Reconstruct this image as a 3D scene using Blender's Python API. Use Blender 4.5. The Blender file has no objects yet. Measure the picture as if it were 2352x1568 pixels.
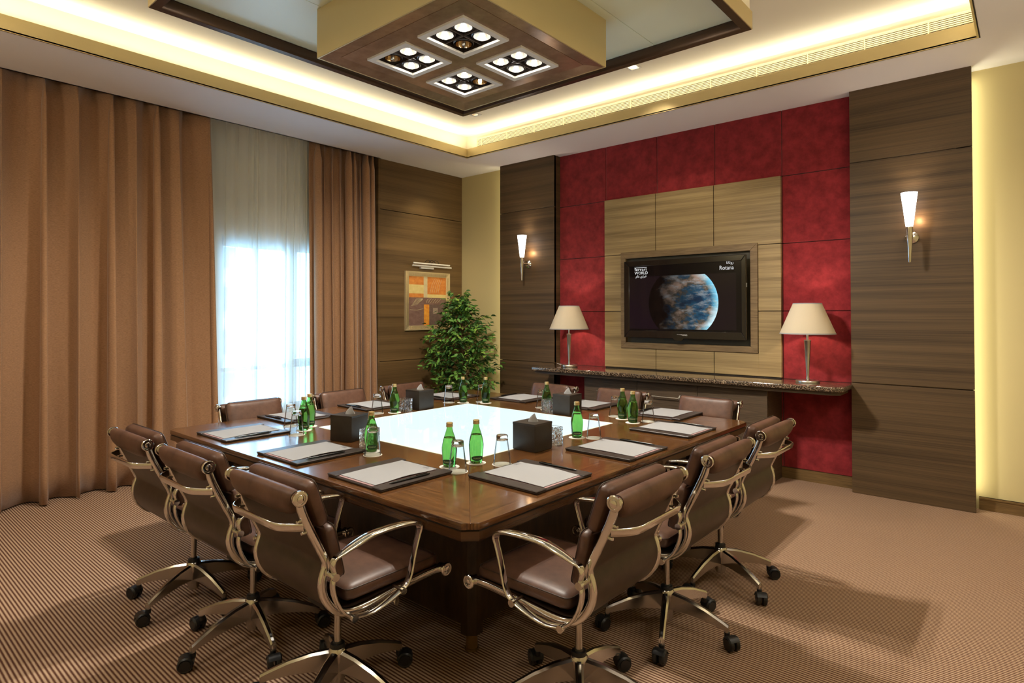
import bpy, bmesh, math, random
from mathutils import Vector, Matrix
random.seed(7)
PI = math.pi
SC = bpy.context.scene
COL = SC.collection

# ------------------------------------------------------------------ camera, world, exposure
cd = bpy.data.cameras.new('camera')
cam = bpy.data.objects.new('camera', cd); COL.objects.link(cam); SC.camera = cam
cam.location = (3.0692, -3.09, 1.5439)
cam.rotation_euler = (math.radians(90.8404), 0, math.radians(40.7065))
cd.sensor_fit = 'HORIZONTAL'; cd.sensor_width = 36.0
cd.lens = 1391.299 / 2352 * 36.0
cd.shift_x = 0.0
cd.shift_y = (700.7291 - 784.0) / 2352.0
cd.clip_start = 0.02; cd.clip_end = 200
w = bpy.data.worlds.new('world'); SC.world = w; w.use_nodes = True
bg = w.node_tree.nodes['Background']; bg.inputs[0].default_value = (0.42, 0.72, 1.0, 1); bg.inputs[1].default_value = 2.2
SC.view_settings.view_transform = 'Standard'; SC.view_settings.look = 'None'
SC.view_settings.exposure = 0.65; SC.view_settings.gamma = 1.0; SC.view_settings.use_curve_mapping = False
try:
    cy = SC.cycles
    cy.use_denoising = True; cy.max_bounces = 12; cy.diffuse_bounces = 5; cy.glossy_bounces = 5
    cy.transmission_bounces = 12; cy.transparent_max_bounces = 16
    cy.caustics_reflective = False; cy.caustics_refractive = False; cy.sample_clamp_indirect = 4.0
    cy.use_adaptive_sampling = True; cy.adaptive_threshold = 0.015
except Exception: pass

E_NEAR = 17
def area(name, loc, rot, sx, sy, energy, color, spread=PI):
    l = bpy.data.lights.new(name, 'AREA'); l.shape = 'RECTANGLE'; l.size = sx; l.size_y = sy
    l.energy = energy; l.color = color; l.spread = spread
    o = bpy.data.objects.new(name, l); COL.objects.link(o); o.location = loc; o.rotation_euler = rot
    return o
def spot(name, loc, target, energy, color, ang=50, blend=.6, rad=.03):
    l = bpy.data.lights.new(name, 'SPOT'); l.energy = energy; l.color = color
    l.spot_size = math.radians(ang); l.spot_blend = blend; l.shadow_soft_size = rad
    o = bpy.data.objects.new(name, l); COL.objects.link(o); o.location = loc
    o.rotation_euler = (Vector(target) - Vector(loc)).to_track_quat('-Z', 'Y').to_euler()
    return o
def point(name, loc, energy, color, rad=.03):
    l = bpy.data.lights.new(name, 'POINT'); l.energy = energy; l.color = color; l.shadow_soft_size = rad
    o = bpy.data.objects.new(name, l); COL.objects.link(o); o.location = loc
    return o
WARM = (1.0, 0.84, 0.52)
# strip lights in the cove trough, facing up
E_COVE = 9.5
CC = (1, .90, .66); TI = math.radians(18)
area('cove_strip', (-2.302, -.09, 3.588), (PI, +TI+0, 0), .05, 4.6, E_COVE, CC, math.radians(160))
area('cove_strip', (0.26, 2.288, 3.588), (PI + TI + 0, 0, 0), 5.0, .05, E_COVE, CC, math.radians(160))
area('cove_strip', (2.825, -.09, 3.588), (PI, -TI, 0), .05, 4.6, E_COVE, CC, math.radians(160))
area('cove_strip', (0.26, -2.468, 3.588), (PI - TI, 0, 0), 5.0, .05, E_COVE, CC, math.radians(160))
# strips hidden behind the timber pilasters
area('pilaster_strip', (2.685, 2.935, 1.78), (0, -PI/2, 0), 3.3, .05, 4.5, (1, .93, .62))
area('pilaster_strip', (-2.215, 2.935, 1.78), (0, PI/2, 0), 3.3, .03, 3, (1, .86, .5))
# daylight outside the window
area('daylight', (-4.4, .2, 1.7), (0, -PI/2, 0), 3.0, 2.6, 190, (.38, .68, 1.0))
# fill spots added out of view under the soffit to raise ambient light
for p in ((3.35, -1.2, 3.47), (3.35, 1.2, 3.47), (1.2, -3.3, 3.47), (-1.2, -3.3, 3.47)):
    spot('downlight', p, (p[0], p[1], 0), 24, (1, .94, .84), 140, .9, .08)

for p in ((3.72, -1.6, 3.0), (3.72, .4, 3.0), (1.0, -3.75, 3.0), (-1.6, -3.75, 3.15)):
    point('sconce_lamp', p, E_NEAR, (1, .94, .85), .18)  # fill points added out of frame along the right and near walls
# ------------------------------------------------------------------ materials
def M(name, color, rough=.5, metal=0, spec=.5, coat=0, trans=0, ior=1.45, emis=None, estr=0, coat_rough=.1, sheen=0):
    m = bpy.data.materials.new(name); m.use_nodes = True
    b = m.node_tree.nodes['Principled BSDF']
    b.inputs['Base Color'].default_value = (*color, 1); b.inputs['Roughness'].default_value = rough
    b.inputs['Metallic'].default_value = metal; b.inputs['Specular IOR Level'].default_value = spec
    b.inputs['Coat Weight'].default_value = coat; b.inputs['Coat Roughness'].default_value = coat_rough
    b.inputs['Transmission Weight'].default_value = trans; b.inputs['IOR'].default_value = ior
    b.inputs['Sheen Weight'].default_value = sheen
    if emis: b.inputs['Emission Color'].default_value = (*emis, 1); b.inputs['Emission Strength'].default_value = estr
    return m
class N:
    def __init__(s, m): s.m = m; s.t = m.node_tree; s.b = s.t.nodes.get('Principled BSDF')
    def n(s, typ, **kw):
        x = s.t.nodes.new(typ)
        for k, v in kw.items():
            if k.startswith('i_'):
                key = k[2:]; key = int(key) if key.isdigit() else key.replace('_', ' ')
                x.inputs[key].default_value = v
            else: setattr(x, k, v)
        return x
    def l(s, a, b): s.t.links.new(a, b)
    def pos(s, scale=(1, 1, 1), obj=False):
        c = s.n('ShaderNodeTexCoord') if obj else s.n('ShaderNodeNewGeometry')
        mp = s.n('ShaderNodeMapping'); mp.inputs['Scale'].default_value = scale
        s.l(c.outputs['Object'] if obj else c.outputs['Position'], mp.inputs['Vector']); return mp.outputs[0]
    def noise(s, vec, scale, detail=3, rough=.5):
        x = s.n('ShaderNodeTexNoise'); x.inputs['Scale'].default_value = scale
        x.inputs['Detail'].default_value = detail; x.inputs['Roughness'].default_value = rough
        s.l(vec, x.inputs['Vector']); return x.outputs['Fac']
    def ramp(s, fac, stops):
        r = s.n('ShaderNodeValToRGB'); e = r.color_ramp.elements
        while len(e) < len(stops): e.new(.5)
        for q, (p, c) in zip(e, stops): q.position = p; q.color = (*c, 1)
        s.l(fac, r.inputs[0]); return r.outputs[0]
    def mix(s, fac, a, b, mode='MIX'):
        x = s.n('ShaderNodeMix', data_type='RGBA', blend_type=mode)
        if isinstance(fac, (int, float)): x.inputs[0].default_value = fac
        else: s.l(fac, x.inputs[0])
        for sock, v in ((x.inputs[6], a), (x.inputs[7], b)):
            if isinstance(v, tuple): sock.default_value = (*v, 1)
            else: s.l(v, sock)
        return x.outputs[2]
    def math(s, op, a, b=None):
        x = s.n('ShaderNodeMath', operation=op)
        for sock, v in ((x.inputs[0], a), (x.inputs[1], b)):
            if v is None: continue
            if isinstance(v, (int, float)): sock.default_value = v
            else: s.l(v, sock)
        return x.outputs[0]
    def bump(s, h, strength=.2, dist=.002):
        x = s.n('ShaderNodeBump'); x.inputs['Strength'].default_value = strength; x.inputs['Distance'].default_value = dist
        s.l(h, x.inputs['Height']); s.l(x.outputs[0], s.b.inputs['Normal'])
def wood(name, dark, light, grain, rough=.5, coat=0, obj=False, bands=None, spec=.4, bump=.06):
    m = M(name, light, rough, spec=spec, coat=coat); k = N(m)
    v = k.pos(grain, obj)
    f = k.noise(v, 1.0, 6, .62)
    if bands:
        v2 = k.pos(bands, obj); f2 = k.noise(v2, 1.0, 1, .4)
        f = k.math('ADD', k.math('MULTIPLY', f, .55), k.math('MULTIPLY', f2, .45))
    c = k.ramp(f, [(.33, dark), (.67, light)])
    k.l(c, k.b.inputs['Base Color']); k.bump(f, bump, .002)
    return m
MT = {}
MT['wood_wall'] = wood('wood_wall', (.034, .020, .009), (.122, .076, .036), (.9, .9, 260), .5, bands=(.35, .35, 17))
MT['wood_window'] = wood('wood_window', (.065, .037, .013), (.175, .105, .042), (.9, .9, 260), .5, bands=(.35, .35, 12))
MT['wood_tv'] = wood('wood_tv', (.165, .110, .048), (.41, .30, .145), (2.2, 2.2, 300), .5, bands=(.8, .8, 22))
MT['wood_frame'] = wood('wood_frame', (.120, .076, .036), (.25, .17, .085), (5, 5, 160), .5)
MT['wood_cab'] = wood('wood_cab', (.050, .033, .020), (.120, .082, .050), (4, 4, 160), .5)
MT['wood_base'] = wood('wood_base', (.10, .06, .022), (.20, .12, .048), (4, 4, 120), .45)
TD, TL = (.042, .015, .004), (.155, .063, .017)
MT['top_x'] = wood('table_wood_x', TD, TL, (5, 130, 30), .26, coat=.45, spec=.5, bump=.14)
MT['top_y'] = wood('table_wood_y', TD, TL, (130, 5, 30), .26, coat=.45, spec=.5, bump=.14)
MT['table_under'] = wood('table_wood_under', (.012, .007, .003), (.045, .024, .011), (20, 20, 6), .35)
MT['table_edge'] = wood('table_wood_edge', (.045, .019, .007), (.075, .032, .011), (2, 2, 90), .25, coat=.5)
def fabric_red():
    m = M('red_suede', (.30, .022, .018), .9, spec=.15, sheen=.3); k = N(m)
    v = k.pos(); f = k.noise(v, 9, 8, .7)
    c = k.ramp(f, [(.3, (.140, .010, .013)), (.7, (.30, .026, .032))]); k.l(c, k.b.inputs['Base Color']); k.bump(f, .15, .003)
    return m
MT['red'] = fabric_red()
def curtain():
    m = M('curtain_fabric', (.23, .115, .06), .85, spec=.2, sheen=.3); k = N(m)
    v = k.pos((60, 60, 420)); f = k.noise(v, 1, 2, .5)
    c = k.ramp(f, [(.3, (.25, .133, .066)), (.7, (.38, .210, .112))]); k.l(c, k.b.inputs['Base Color']); k.bump(f, .2, .001)
    return m
MT['curtain'] = curtain()
def sheer():
    m = bpy.data.materials.new('sheer_voile'); m.use_nodes = True; k = N(m); t = k.t
    for x in list(t.nodes): t.nodes.remove(x)
    out = k.n('ShaderNodeOutputMaterial'); tr = k.n('ShaderNodeBsdfTransparent'); tr.inputs[0].default_value = (.93, .97, 1, 1)
    d = k.n('ShaderNodeBsdfDiffuse'); d.inputs[0].default_value = (.70, .62, .45, 1)
    tl = k.n('ShaderNodeBsdfTranslucent'); tl.inputs[0].default_value = (.86, .92, .95, 1)
    a = k.n('ShaderNodeMixShader'); a.inputs[0].default_value = .5; k.l(d.outputs[0], a.inputs[1]); k.l(tl.outputs[0], a.inputs[2])
    lw = k.n('ShaderNodeLayerWeight'); lw.inputs[0].default_value = .55
    f = k.math('ADD', k.math('MULTIPLY', lw.outputs['Facing'], .40), .55)
    b = k.n('ShaderNodeMixShader'); k.l(f, b.inputs[0]); k.l(tr.outputs[0], b.inputs[1]); k.l(a.outputs[0], b.inputs[2])
    k.l(b.outputs[0], out.inputs[0]); return m
MT['sheer'] = sheer()
def carpet():
    m = M('carpet', (.2, .13, .08), .95, spec=.1); k = N(m)
    g = k.n('ShaderNodeNewGeometry'); sp = k.n('ShaderNodeSeparateXYZ'); k.l(g.outputs['Position'], sp.inputs[0])
    n1 = k.noise(k.pos((420, 300, 1)), 1, 1, .5)
    yy = k.math('ADD', sp.outputs[1], k.math('MULTIPLY', k.math('SUBTRACT', n1, .5), .0075))
    s = k.math('SINE', k.math('MULTIPLY', yy, 2 * PI / .0165))
    s = k.math('ADD', k.math('MULTIPLY', s, .5), .5)
    n2 = k.noise(k.pos((260, 420, 1)), 1, 2, .6)
    f = k.math('ADD', k.math('MULTIPLY', s, .78), k.math('MULTIPLY', n2, .30))
    c = k.ramp(f, [(.22, (.090, .038, .024)), (.45, (.250, .145, .090)), (.85, (.48, .335, .225))])
    k.l(c, k.b.inputs['Base Color']); k.bump(f, .5, .003); return m
MT['carpet'] = carpet()
def marble():
    m = M('dark_marble', (.03, .02, .015), .10, spec=.8, coat=.6, coat_rough=.03); k = N(m)
    v = k.pos(); n0 = k.noise(v, 22, 4, .6)
    d = k.n('ShaderNodeTexNoise'); d.inputs['Scale'].default_value = 10; d.inputs['Detail'].default_value = 6; k.l(v, d.inputs['Vector'])
    mx = k.n('ShaderNodeMix', data_type='VECTOR'); mx.inputs[0].default_value = .10; k.l(v, mx.inputs[4]); k.l(d.outputs['Color'], mx.inputs[5])
    vo = k.n('ShaderNodeTexVoronoi', feature='DISTANCE_TO_EDGE'); vo.inputs['Scale'].default_value = 48; k.l(mx.outputs[1], vo.inputs['Vector'])
    c = k.ramp(vo.outputs['Distance'], [(0, (.80, .64, .46)), (.03, (.26, .17, .10)), (.08, (.042, .026, .017))])
    c2 = k.ramp(n0, [(.50, (.026, .017, .012)), (.66, (.085, .052, .032))])
    k.l(k.mix(.38, c, c2, 'MIX'), k.b.inputs['Base Color']); return m
MT['marble'] = marble()
def leather(name, a, b_):
    m = M(name, a, .42, spec=.45); k = N(m)
    v = k.pos((1, 1, 1), True); f = k.noise(v, 14, 4, .6); f2 = k.noise(v, 260, 2, .5)
    k.l(k.ramp(f, [(.3, a), (.7, b_)]), k.b.inputs['Base Color']); k.bump(k.math('ADD', f, k.math('MULTIPLY', f2, .5)), .12, .002)
    return m
MT['leather'] = leather('brown_leather', (.066, .030, .019), (.122, .060, .038))
MT['leather_back'] = leather('brown_leather_back', (.034, .020, .013), (.056, .034, .023))
MT['chrome'] = M('polished_chrome', (.74, .72, .70), .08, 1)
MT['alu'] = M('polished_aluminium', (.60, .58, .56), .16, 1)
MT['black'] = M('black_plastic', (.012, .012, .013), .4)
MT['steel'] = M('brushed_steel', (.55, .53, .50), .3, 1)
MT['nickel'] = M('satin_nickel', (.62, .60, .56), .28, 1)
MT['ceil'] = M('soffit_paint', (.84, .82, .85), .9, spec=.1)
MT['tray'] = M('tray_paint', (.88, .82, .68), .9, spec=.1)
MT['cream'] = M('cream_wallpaper', (.55, .46, .24), .85, spec=.15)
MT['gold'] = M('champagne_gold_paint', (.60, .49, .26), .42, .55)
MT['darkline'] = M('shadow_gap', (.02, .015, .012), .8)
MT['white'] = M('white_paint', (.72, .70, .66), .6)
MT['offwhite'] = M('grille_paint', (.85, .76, .52), .6)
MT['bronze'] = wood('bronze_laminate', (.25, .155, .10), (.36, .235, .155), (12, 12, 12), .22, spec=.6, bump=.0)
MT['bronze'].node_tree.nodes['Principled BSDF'].inputs['Metallic'].default_value = .35
MT['frame_dark'] = M('bronze_frame', (.085, .050, .034), .25, .4)
MT['frost'] = M('frosted_green_glass', (.82, .90, .76), .35, spec=.5)
MT['bottle'] = M('green_bottle_glass', (.16, .47, .085), .0, trans=1, ior=1.34)
MT['glass'] = M('clear_glass', (.97, .98, .98), 0, trans=1, ior=1.45)
def thin_glass():
    m = bpy.data.materials.new('thin_clear_glass'); m.use_nodes = True; k = N(m); t = k.t
    for x in list(t.nodes): t.nodes.remove(x)
    out = k.n('ShaderNodeOutputMaterial'); tr = k.n('ShaderNodeBsdfTransparent'); tr.inputs[0].default_value = (.965, .975, .975, 1)
    gl = k.n('ShaderNodeBsdfGlossy'); gl.inputs['Roughness'].default_value = .01
    lw = k.n('ShaderNodeLayerWeight'); lw.inputs[0].default_value = .12
    a = k.n('ShaderNodeMixShader'); k.l(k.math('MULTIPLY', lw.outputs['Fresnel'], .8), a.inputs[0]); k.l(tr.outputs[0], a.inputs[1]); k.l(gl.outputs[0], a.inputs[2]); k.l(a.outputs[0], out.inputs[0]); return m
MT['thin'] = thin_glass()
MT['air'] = M('bottle_headspace', (1, 1, 1), 0, trans=1, ior=1 / 1.34)
MT['crystal'] = M('crystal_glass', (.96, .97, .98), .02, trans=1, ior=1.5)
def crystal():
    k = N(MT['crystal']); v = k.pos((1, 1, 1), True); vo = k.n('ShaderNodeTexVoronoi'); vo.inputs['Scale'].default_value = 70; k.l(v, vo.inputs['Vector'])
    k.bump(vo.outputs['Distance'], .6, .004)
crystal()
MT['cap'] = M('gold_cap', (.66, .50, .24), .35, .8)
MT['label'] = M('bottle_label', (.012, .06, .02), .5)
MT['labeltext'] = M('label_print', (.50, .52, .30), .6)
MT['paper'] = M('white_paper', (.30, .30, .31), .8)
MT['pink'] = M('pink_page_edges', (.34, .21, .21), .8)
MT['ink'] = M('grey_print', (.25, .24, .25), .8)
MT['folder'] = leather('dark_brown_leatherette', (.032, .023, .019), (.044, .032, .027))
MT['boxl'] = leather('tissue_box_leatherette', (.024, .018, .013), (.036, .028, .021))
MT['pen'] = M('black_pen', (.01, .01, .01), .2)
MT['coaster'] = M('white_coaster', (.82, .80, .72), .85)
MT['shade'] = None
def shade():
    m = bpy.data.materials.new('lamp_shade_linen'); m.use_nodes = True; k = N(m); t = k.t
    for x in list(t.nodes): t.nodes.remove(x)
    out = k.n('ShaderNodeOutputMaterial'); d = k.n('ShaderNodeBsdfDiffuse'); d.inputs[0].default_value = (.66, .58, .44, 1)
    tl = k.n('ShaderNodeBsdfTranslucent'); tl.inputs[0].default_value = (.45, .40, .31, 1)
    a = k.n('ShaderNodeMixShader'); a.inputs[0].default_value = .25
    k.l(d.outputs[0], a.inputs[1]); k.l(tl.outputs[0], a.inputs[2]); k.l(a.outputs[0], out.inputs[0]); return m
MT['shade'] = shade()
MT['sconce_glass'] = M('opal_glass', (.9, .9, .9), .3, emis=(1, .93, .88), estr=3.0)
MT['bulb'] = M('lamp_filament', (1, 1, 1), .3, emis=(1, .93, .80), estr=60)
MT['bulb_dim'] = M('lamp_dim', (1, 1, 1), .3, emis=(1, .85, .6), estr=5)
MT['reflector'] = M('lamp_reflector', (.85, .80, .72), .15, 1, emis=(1, .94, .82), estr=.3)
MT['reflector_off'] = M('lamp_reflector_off', (.45, .32, .20), .12, 1)
MT['gimbal'] = M('gimbal_black', (.06, .045, .038), .35, .3)
MT['panel_light'] = M('luminous_glass', (.10, .12, .12), .06, coat=.5, coat_rough=.02, emis=(.74, .93, 1.0), estr=.82)
MT['tv_black'] = M('glossy_black', (.012, .010, .009), .06, coat=.5)
MT['window_frame'] = M('window_frame_paint', (.55, .62, .70), .5)
def pane_glass():
    m = bpy.data.materials.new('window_glass'); m.use_nodes = True; k = N(m); t = k.t
    for x in list(t.nodes): t.nodes.remove(x)
    out = k.n('ShaderNodeOutputMaterial'); tr = k.n('ShaderNodeBsdfTransparent'); gl = k.n('ShaderNodeBsdfGlossy'); gl.inputs['Roughness'].default_value = .02
    a = k.n('ShaderNodeMixShader'); a.inputs[0].default_value = .06; k.l(tr.outputs[0], a.inputs[1]); k.l(gl.outputs[0], a.inputs[2]); k.l(a.outputs[0], out.inputs[0]); return m
MT['pane'] = pane_glass()
MT['hair'] = None

# ------------------------------------------------------------------ mesh helpers
class MB:
    def __init__(s): s.v = []; s.f = []; s.mi = []
    def add(s, vs, fs, mi=0):
        o = len(s.v); s.v += [tuple(v) for v in vs]; s.f += [tuple(i + o for i in f) for f in fs]; s.mi += [mi] * len(fs); return s
    def box(s, a, b, mi=0):
        x0, y0, z0 = a; x1, y1, z1 = b
        vs = [(x0, y0, z0), (x1, y0, z0), (x1, y1, z0), (x0, y1, z0), (x0, y0, z1), (x1, y0, z1), (x1, y1, z1), (x0, y1, z1)]
        return s.add(vs, [(0, 3, 2, 1), (4, 5, 6, 7), (0, 1, 5, 4), (1, 2, 6, 5), (2, 3, 7, 6), (3, 0, 4, 7)], mi)
    def prism(s, poly, z0, z1, mi=0, poly2=None):
        n = len(poly); poly2 = poly2 or poly
        vs = [(x, y, z0) for x, y in poly] + [(x, y, z1) for x, y in poly2]
        fs = [tuple(range(n - 1, -1, -1)), tuple(range(n, 2 * n))] + [(i, (i + 1) % n, n + (i + 1) % n, n + i) for i in range(n)]
        return s.add(vs, fs, mi)
    def lathe(s, prof, c=(0, 0, 0), seg=24, mi=0, axis='z', cap=True):
        vs = []; fs = []
        for r, z in prof:
            for k in range(seg):
                a = 2 * PI * k / seg; p = (r * math.cos(a), r * math.sin(a), z)
                if axis == 'x': p = (p[2], p[0], p[1])
                if axis == 'y': p = (p[0], p[2], p[1])
                vs.append((p[0] + c[0], p[1] + c[1], p[2] + c[2]))
        for i in range(len(prof) - 1):
            for k in range(seg):
                k2 = (k + 1) % seg
                q = (i * seg + k, i * seg + k2, (i + 1) * seg + k2, (i + 1) * seg + k)
                fs.append(q if axis != 'y' else q[::-1])
        if cap and prof[0][0] > 1e-5: fs.append(tuple(range(seg))[::-1] if axis != 'y' else tuple(range(seg)))
        if cap and prof[-1][0] > 1e-5:
            b = (len(prof) - 1) * seg; fs.append(tuple(range(b, b + seg)) if axis != 'y' else tuple(range(b, b + seg))[::-1])
        return s.add(vs, fs, mi)
    def cyl(s, a, b, r, seg=12, r2=None, mi=0):
        return s.tube([a, b], r if r2 is None else [r, r2], seg, mi)
    def tube(s, pts, r, seg=8, mi=0, sec=None, up=None, cap=True):
        pts = [Vector(p) for p in pts]; n = len(pts); vs = []; fs = []
        rr = r if isinstance(r, (list, tuple)) else [r] * n
        prev = None
        for i, p in enumerate(pts):
            t = (pts[min(i + 1, n - 1)] - pts[max(i - 1, 0)]).normalized()
            if up is not None: u = Vector(up); u = (u - t * u.dot(t)).normalized()
            elif prev is None:
                u = Vector((0, 0, 1)) if abs(t.z) < .9 else Vector((1, 0, 0)); u = (u - t * u.dot(t)).normalized()
            else: u = (prev - t * prev.dot(t)).normalized()
            prev = u; v = t.cross(u)
            ring = sec if sec else [(math.cos(2 * PI * k / seg), math.sin(2 * PI * k / seg)) for k in range(seg)]
            for (a, b) in ring: vs.append(p + u * a * rr[i] + v * b * rr[i])
        m = len(sec) if sec else seg
        for i in range(n - 1):
            for k in range(m):
                k2 = (k + 1) % m; fs.append((i * m + k, i * m + k2, (i + 1) * m + k2, (i + 1) * m + k))
        if cap: fs.append(tuple(range(m))[::-1]); fs.append(tuple(range((n - 1) * m, n * m)))
        return s.add(vs, fs, mi)
    def build(s, name, mat, parent=None, smooth=False, bevel=0, seg=2, ang=35, loc=None):
        me = bpy.data.meshes.new(name)
        me.from_pydata(s.v, [], s.f)
        mats = mat if isinstance(mat, (list, tuple)) else [mat]
        for m in mats: me.materials.append(m)
        if len(mats) > 1:
            for p, i in zip(me.polygons, s.mi): p.material_index = i
        bm = bmesh.new(); bm.from_mesh(me)
        bmesh.ops.recalc_face_normals(bm, faces=bm.faces)
        if bevel:
            es = [e for e in bm.edges if len(e.link_faces) == 2 and e.calc_face_angle(0) > math.radians(30)]
            bmesh.ops.bevel(bm, geom=es, offset=bevel, segments=seg, affect='EDGES', profile=.6)
        bm.to_mesh(me); bm.free()
        if smooth or bevel:
            me.shade_smooth()
            try: me.set_sharp_from_angle(angle=math.radians(ang))
            except Exception: pass
        o = bpy.data.objects.new(name, me); COL.objects.link(o)
        if parent: o.parent = parent
        if loc: o.location = loc
        return o
def rsec(w, h, r=.3):
    """rounded rectangle section, half sizes w (u), h (v)"""
    c = r * min(w, h); out = []
    for sx, sy, a0 in ((1, 1, 0), (-1, 1, PI / 2), (-1, -1, PI), (1, -1, 3 * PI / 2)):
        for a in (a0, a0 + PI / 4, a0 + PI / 2): out.append((sx * (w - c) + c * math.cos(a), sy * (h - c) + c * math.sin(a)))
    return out
def smoothpath(pts, per=5):
    P = [Vector(p) for p in pts]; out = []
    for i in range(len(P) - 1):
        p0, p1, p2, p3 = P[max(i - 1, 0)], P[i], P[i + 1], P[min(i + 2, len(P) - 1)]
        for k in range(per):
            t = k / per
            out.append(.5 * ((2 * p1) + (p2 - p0) * t + (2 * p0 - 5 * p1 + 4 * p2 - p3) * t * t + (3 * p1 - p0 - 3 * p2 + p3) * t ** 3))
    out.append(P[-1]); return out
def cushion(size, r, puff, mat, name, parent, mtx, res=(14, 6, 12)):
    """rounded box centred at 0 with size, puffed along +-y, then transformed"""
    mb = MB(); hx, hy, hz = size[0] / 2, size[1] / 2, size[2] / 2; nx, ny, nz = res
    bm = bmesh.new(); idx = {}
    def vert(i, j, k):
        key = (i, j, k)
        if key in idx: return idx[key]
        a, b, c = -1 + 2 * i / nx, -1 + 2 * j / ny, -1 + 2 * k / nz
        p = Vector((a * hx, b * hy, c * hz)); q = Vector((max(-hx + r, min(hx - r, p.x)), max(-hy + r, min(hy - r, p.y)), max(-hz + r, min(hz - r, p.z))))
        d = p - q
        if d.length > 1e-9: p = q + d.normalized() * r
        p.y += puff * b * (1 - a ** 4) * (1 - c ** 4)
        idx[key] = bm.verts.new(mtx @ p); return idx[key]
    for i in range(nx):
        for k in range(nz):
            for j in (0, ny): bm.faces.new([vert(i, j, k), vert(i + 1, j, k), vert(i + 1, j, k + 1), vert(i, j, k + 1)])
    for i in range(nx):
        for j in range(ny):
            for k in (0, nz): bm.faces.new([vert(i, j, k), vert(i + 1, j, k), vert(i + 1, j + 1, k), vert(i, j + 1, k)])
    for j in range(ny):
        for k in range(nz):
            for i in (0, nx): bm.faces.new([vert(i, j, k), vert(i, j + 1, k), vert(i, j + 1, k + 1), vert(i, j, k + 1)])
    bmesh.ops.recalc_face_normals(bm, faces=bm.faces)
    me = bpy.data.meshes.new(name); bm.to_mesh(me); bm.free(); me.materials.append(mat); me.shade_smooth()
    o = bpy.data.objects.new(name, me); COL.objects.link(o); o.parent = parent
    for yy in (hy - .008,):
        pts = []; q = r * 1.2; e = r * .06
        for cx_, cz_, a0_ in ((hx - q, hz - q, 0), (-hx + q, hz - q, PI / 2), (-hx + q, -hz + q, PI), (hx - q, -hz + q, 3 * PI / 2)):
            for k in range(5): a = a0_ + PI / 2 * k / 4; pts.append(mtx @ Vector((cx_ + (q - e) * math.cos(a), yy, cz_ + (q - e) * math.sin(a))))
        pts.append(pts[0]); pts.append(pts[1])
        MB().tube(pts, .0022, 6, cap=False).build('piping', MT['leather_back'], o, smooth=True)
    return o
def tag(o, label=None, cat=None, group=None, kind=None):
    if label: o['label'] = label
    if cat: o['category'] = cat
    if group: o['group'] = group
    if kind: o['kind'] = kind
    return o
def empty(name, loc=(0, 0, 0), rz=0):
    o = bpy.data.objects.new(name, None); COL.objects.link(o); o.location = loc; o.rotation_euler = (0, 0, rz)
    o.empty_display_size = .1; return o
def struct(o): o['kind'] = 'structure'; return o
def dup(o, parent=None):
    c = o.copy(); COL.objects.link(c)
    if parent: c.parent = parent
    for ch in list(o.children): dup(ch, c)
    return c
def text(name, body, size, mat, parent, loc, rot, extrude=.0004, align='LEFT', sx=1.0):
    cu = bpy.data.curves.new(name, 'FONT'); cu.body = body; cu.size = size; cu.extrude = extrude; cu.align_x = align; cu.resolution_u = 2
    t = bpy.data.objects.new('tmp', cu); COL.objects.link(t)
    bpy.context.view_layer.update()
    me = bpy.data.meshes.new_from_object(t.evaluated_get(bpy.context.evaluated_depsgraph_get()))
    bpy.data.objects.remove(t); bpy.data.curves.remove(cu)
    me.name = name; me.materials.clear(); me.materials.append(mat)
    o = bpy.data.objects.new(name, me); COL.objects.link(o); o.location = loc; o.rotation_euler = rot; o.scale = (sx, 1, 1)
    if parent: o.parent = parent
    return o

# ------------------------------------------------------------------ room shell
WX, WY, H = -3.107, 2.992, 3.49          # window-side timber face, television wall face, soffit height
RX, NY = 3.95, -3.95                      # right and near walls
struct(MB().box((-3.6, NY - .1, -.1), (RX + .1, WY + .2, 0)).build('floor', MT['carpet']))
# soffit border round the tray
X0, X1, Y0, Y1 = -2.264, 2.787, -2.43, 2.25; OFF = .13; ZT = 3.80
sf = MB()
sf.box((WX, Y1 + OFF, H), (RX, WY + .1, H + .01)); sf.box((WX, NY, H), (RX, Y0 - OFF, H + .01))
sf.box((WX, Y0 - OFF, H), (X0 - OFF, Y1 + OFF, H + .01)); sf.box((X1 + OFF, Y0 - OFF, H), (RX, Y1 + OFF, H + .01))
# trough floor
sf.box((X0 - OFF, Y0 - OFF, H), (X0, Y1 + OFF, H + .01)); sf.box((X1, Y0 - OFF, H), (X1 + OFF, Y1 + OFF, H + .01))
sf.box((X0, Y1, H), (X1, Y1 + OFF, H + .01)); sf.box((X0, Y0 - OFF, H), (X1, Y0, H + .01))
# curtain pocket lid
sf.box((-3.6, NY, 3.62), (WX, 1.56, 3.66)); sf.box((WX, NY, H), (WX + .02, 1.56, 3.66))
sf.box((-3.6, 1.56, H), (WX, WY + .1, H + .01))
struct(sf.build('ceiling', MT['ceil']))
tr = MB()
a0, a1, b0, b1 = X0 - OFF, X1 + OFF, Y0 - OFF, Y1 + OFF
tr.box((a0 - .02, b0 - .02, ZT), (a1 + .02, b1 + .02, ZT + .03))
tr.box((a0 - .02, b0, H + .01), (a0, b1, ZT)); tr.box((a1, b0, H + .01), (a1 + .02, b1, ZT))
tr.box((a0, b1, H + .01), (a1, b1 + .02, ZT)); tr.box((a0, b0 - .02, H + .01), (a1, b0, ZT))
struct(tr.build('ceiling', MT['tray']))
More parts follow.
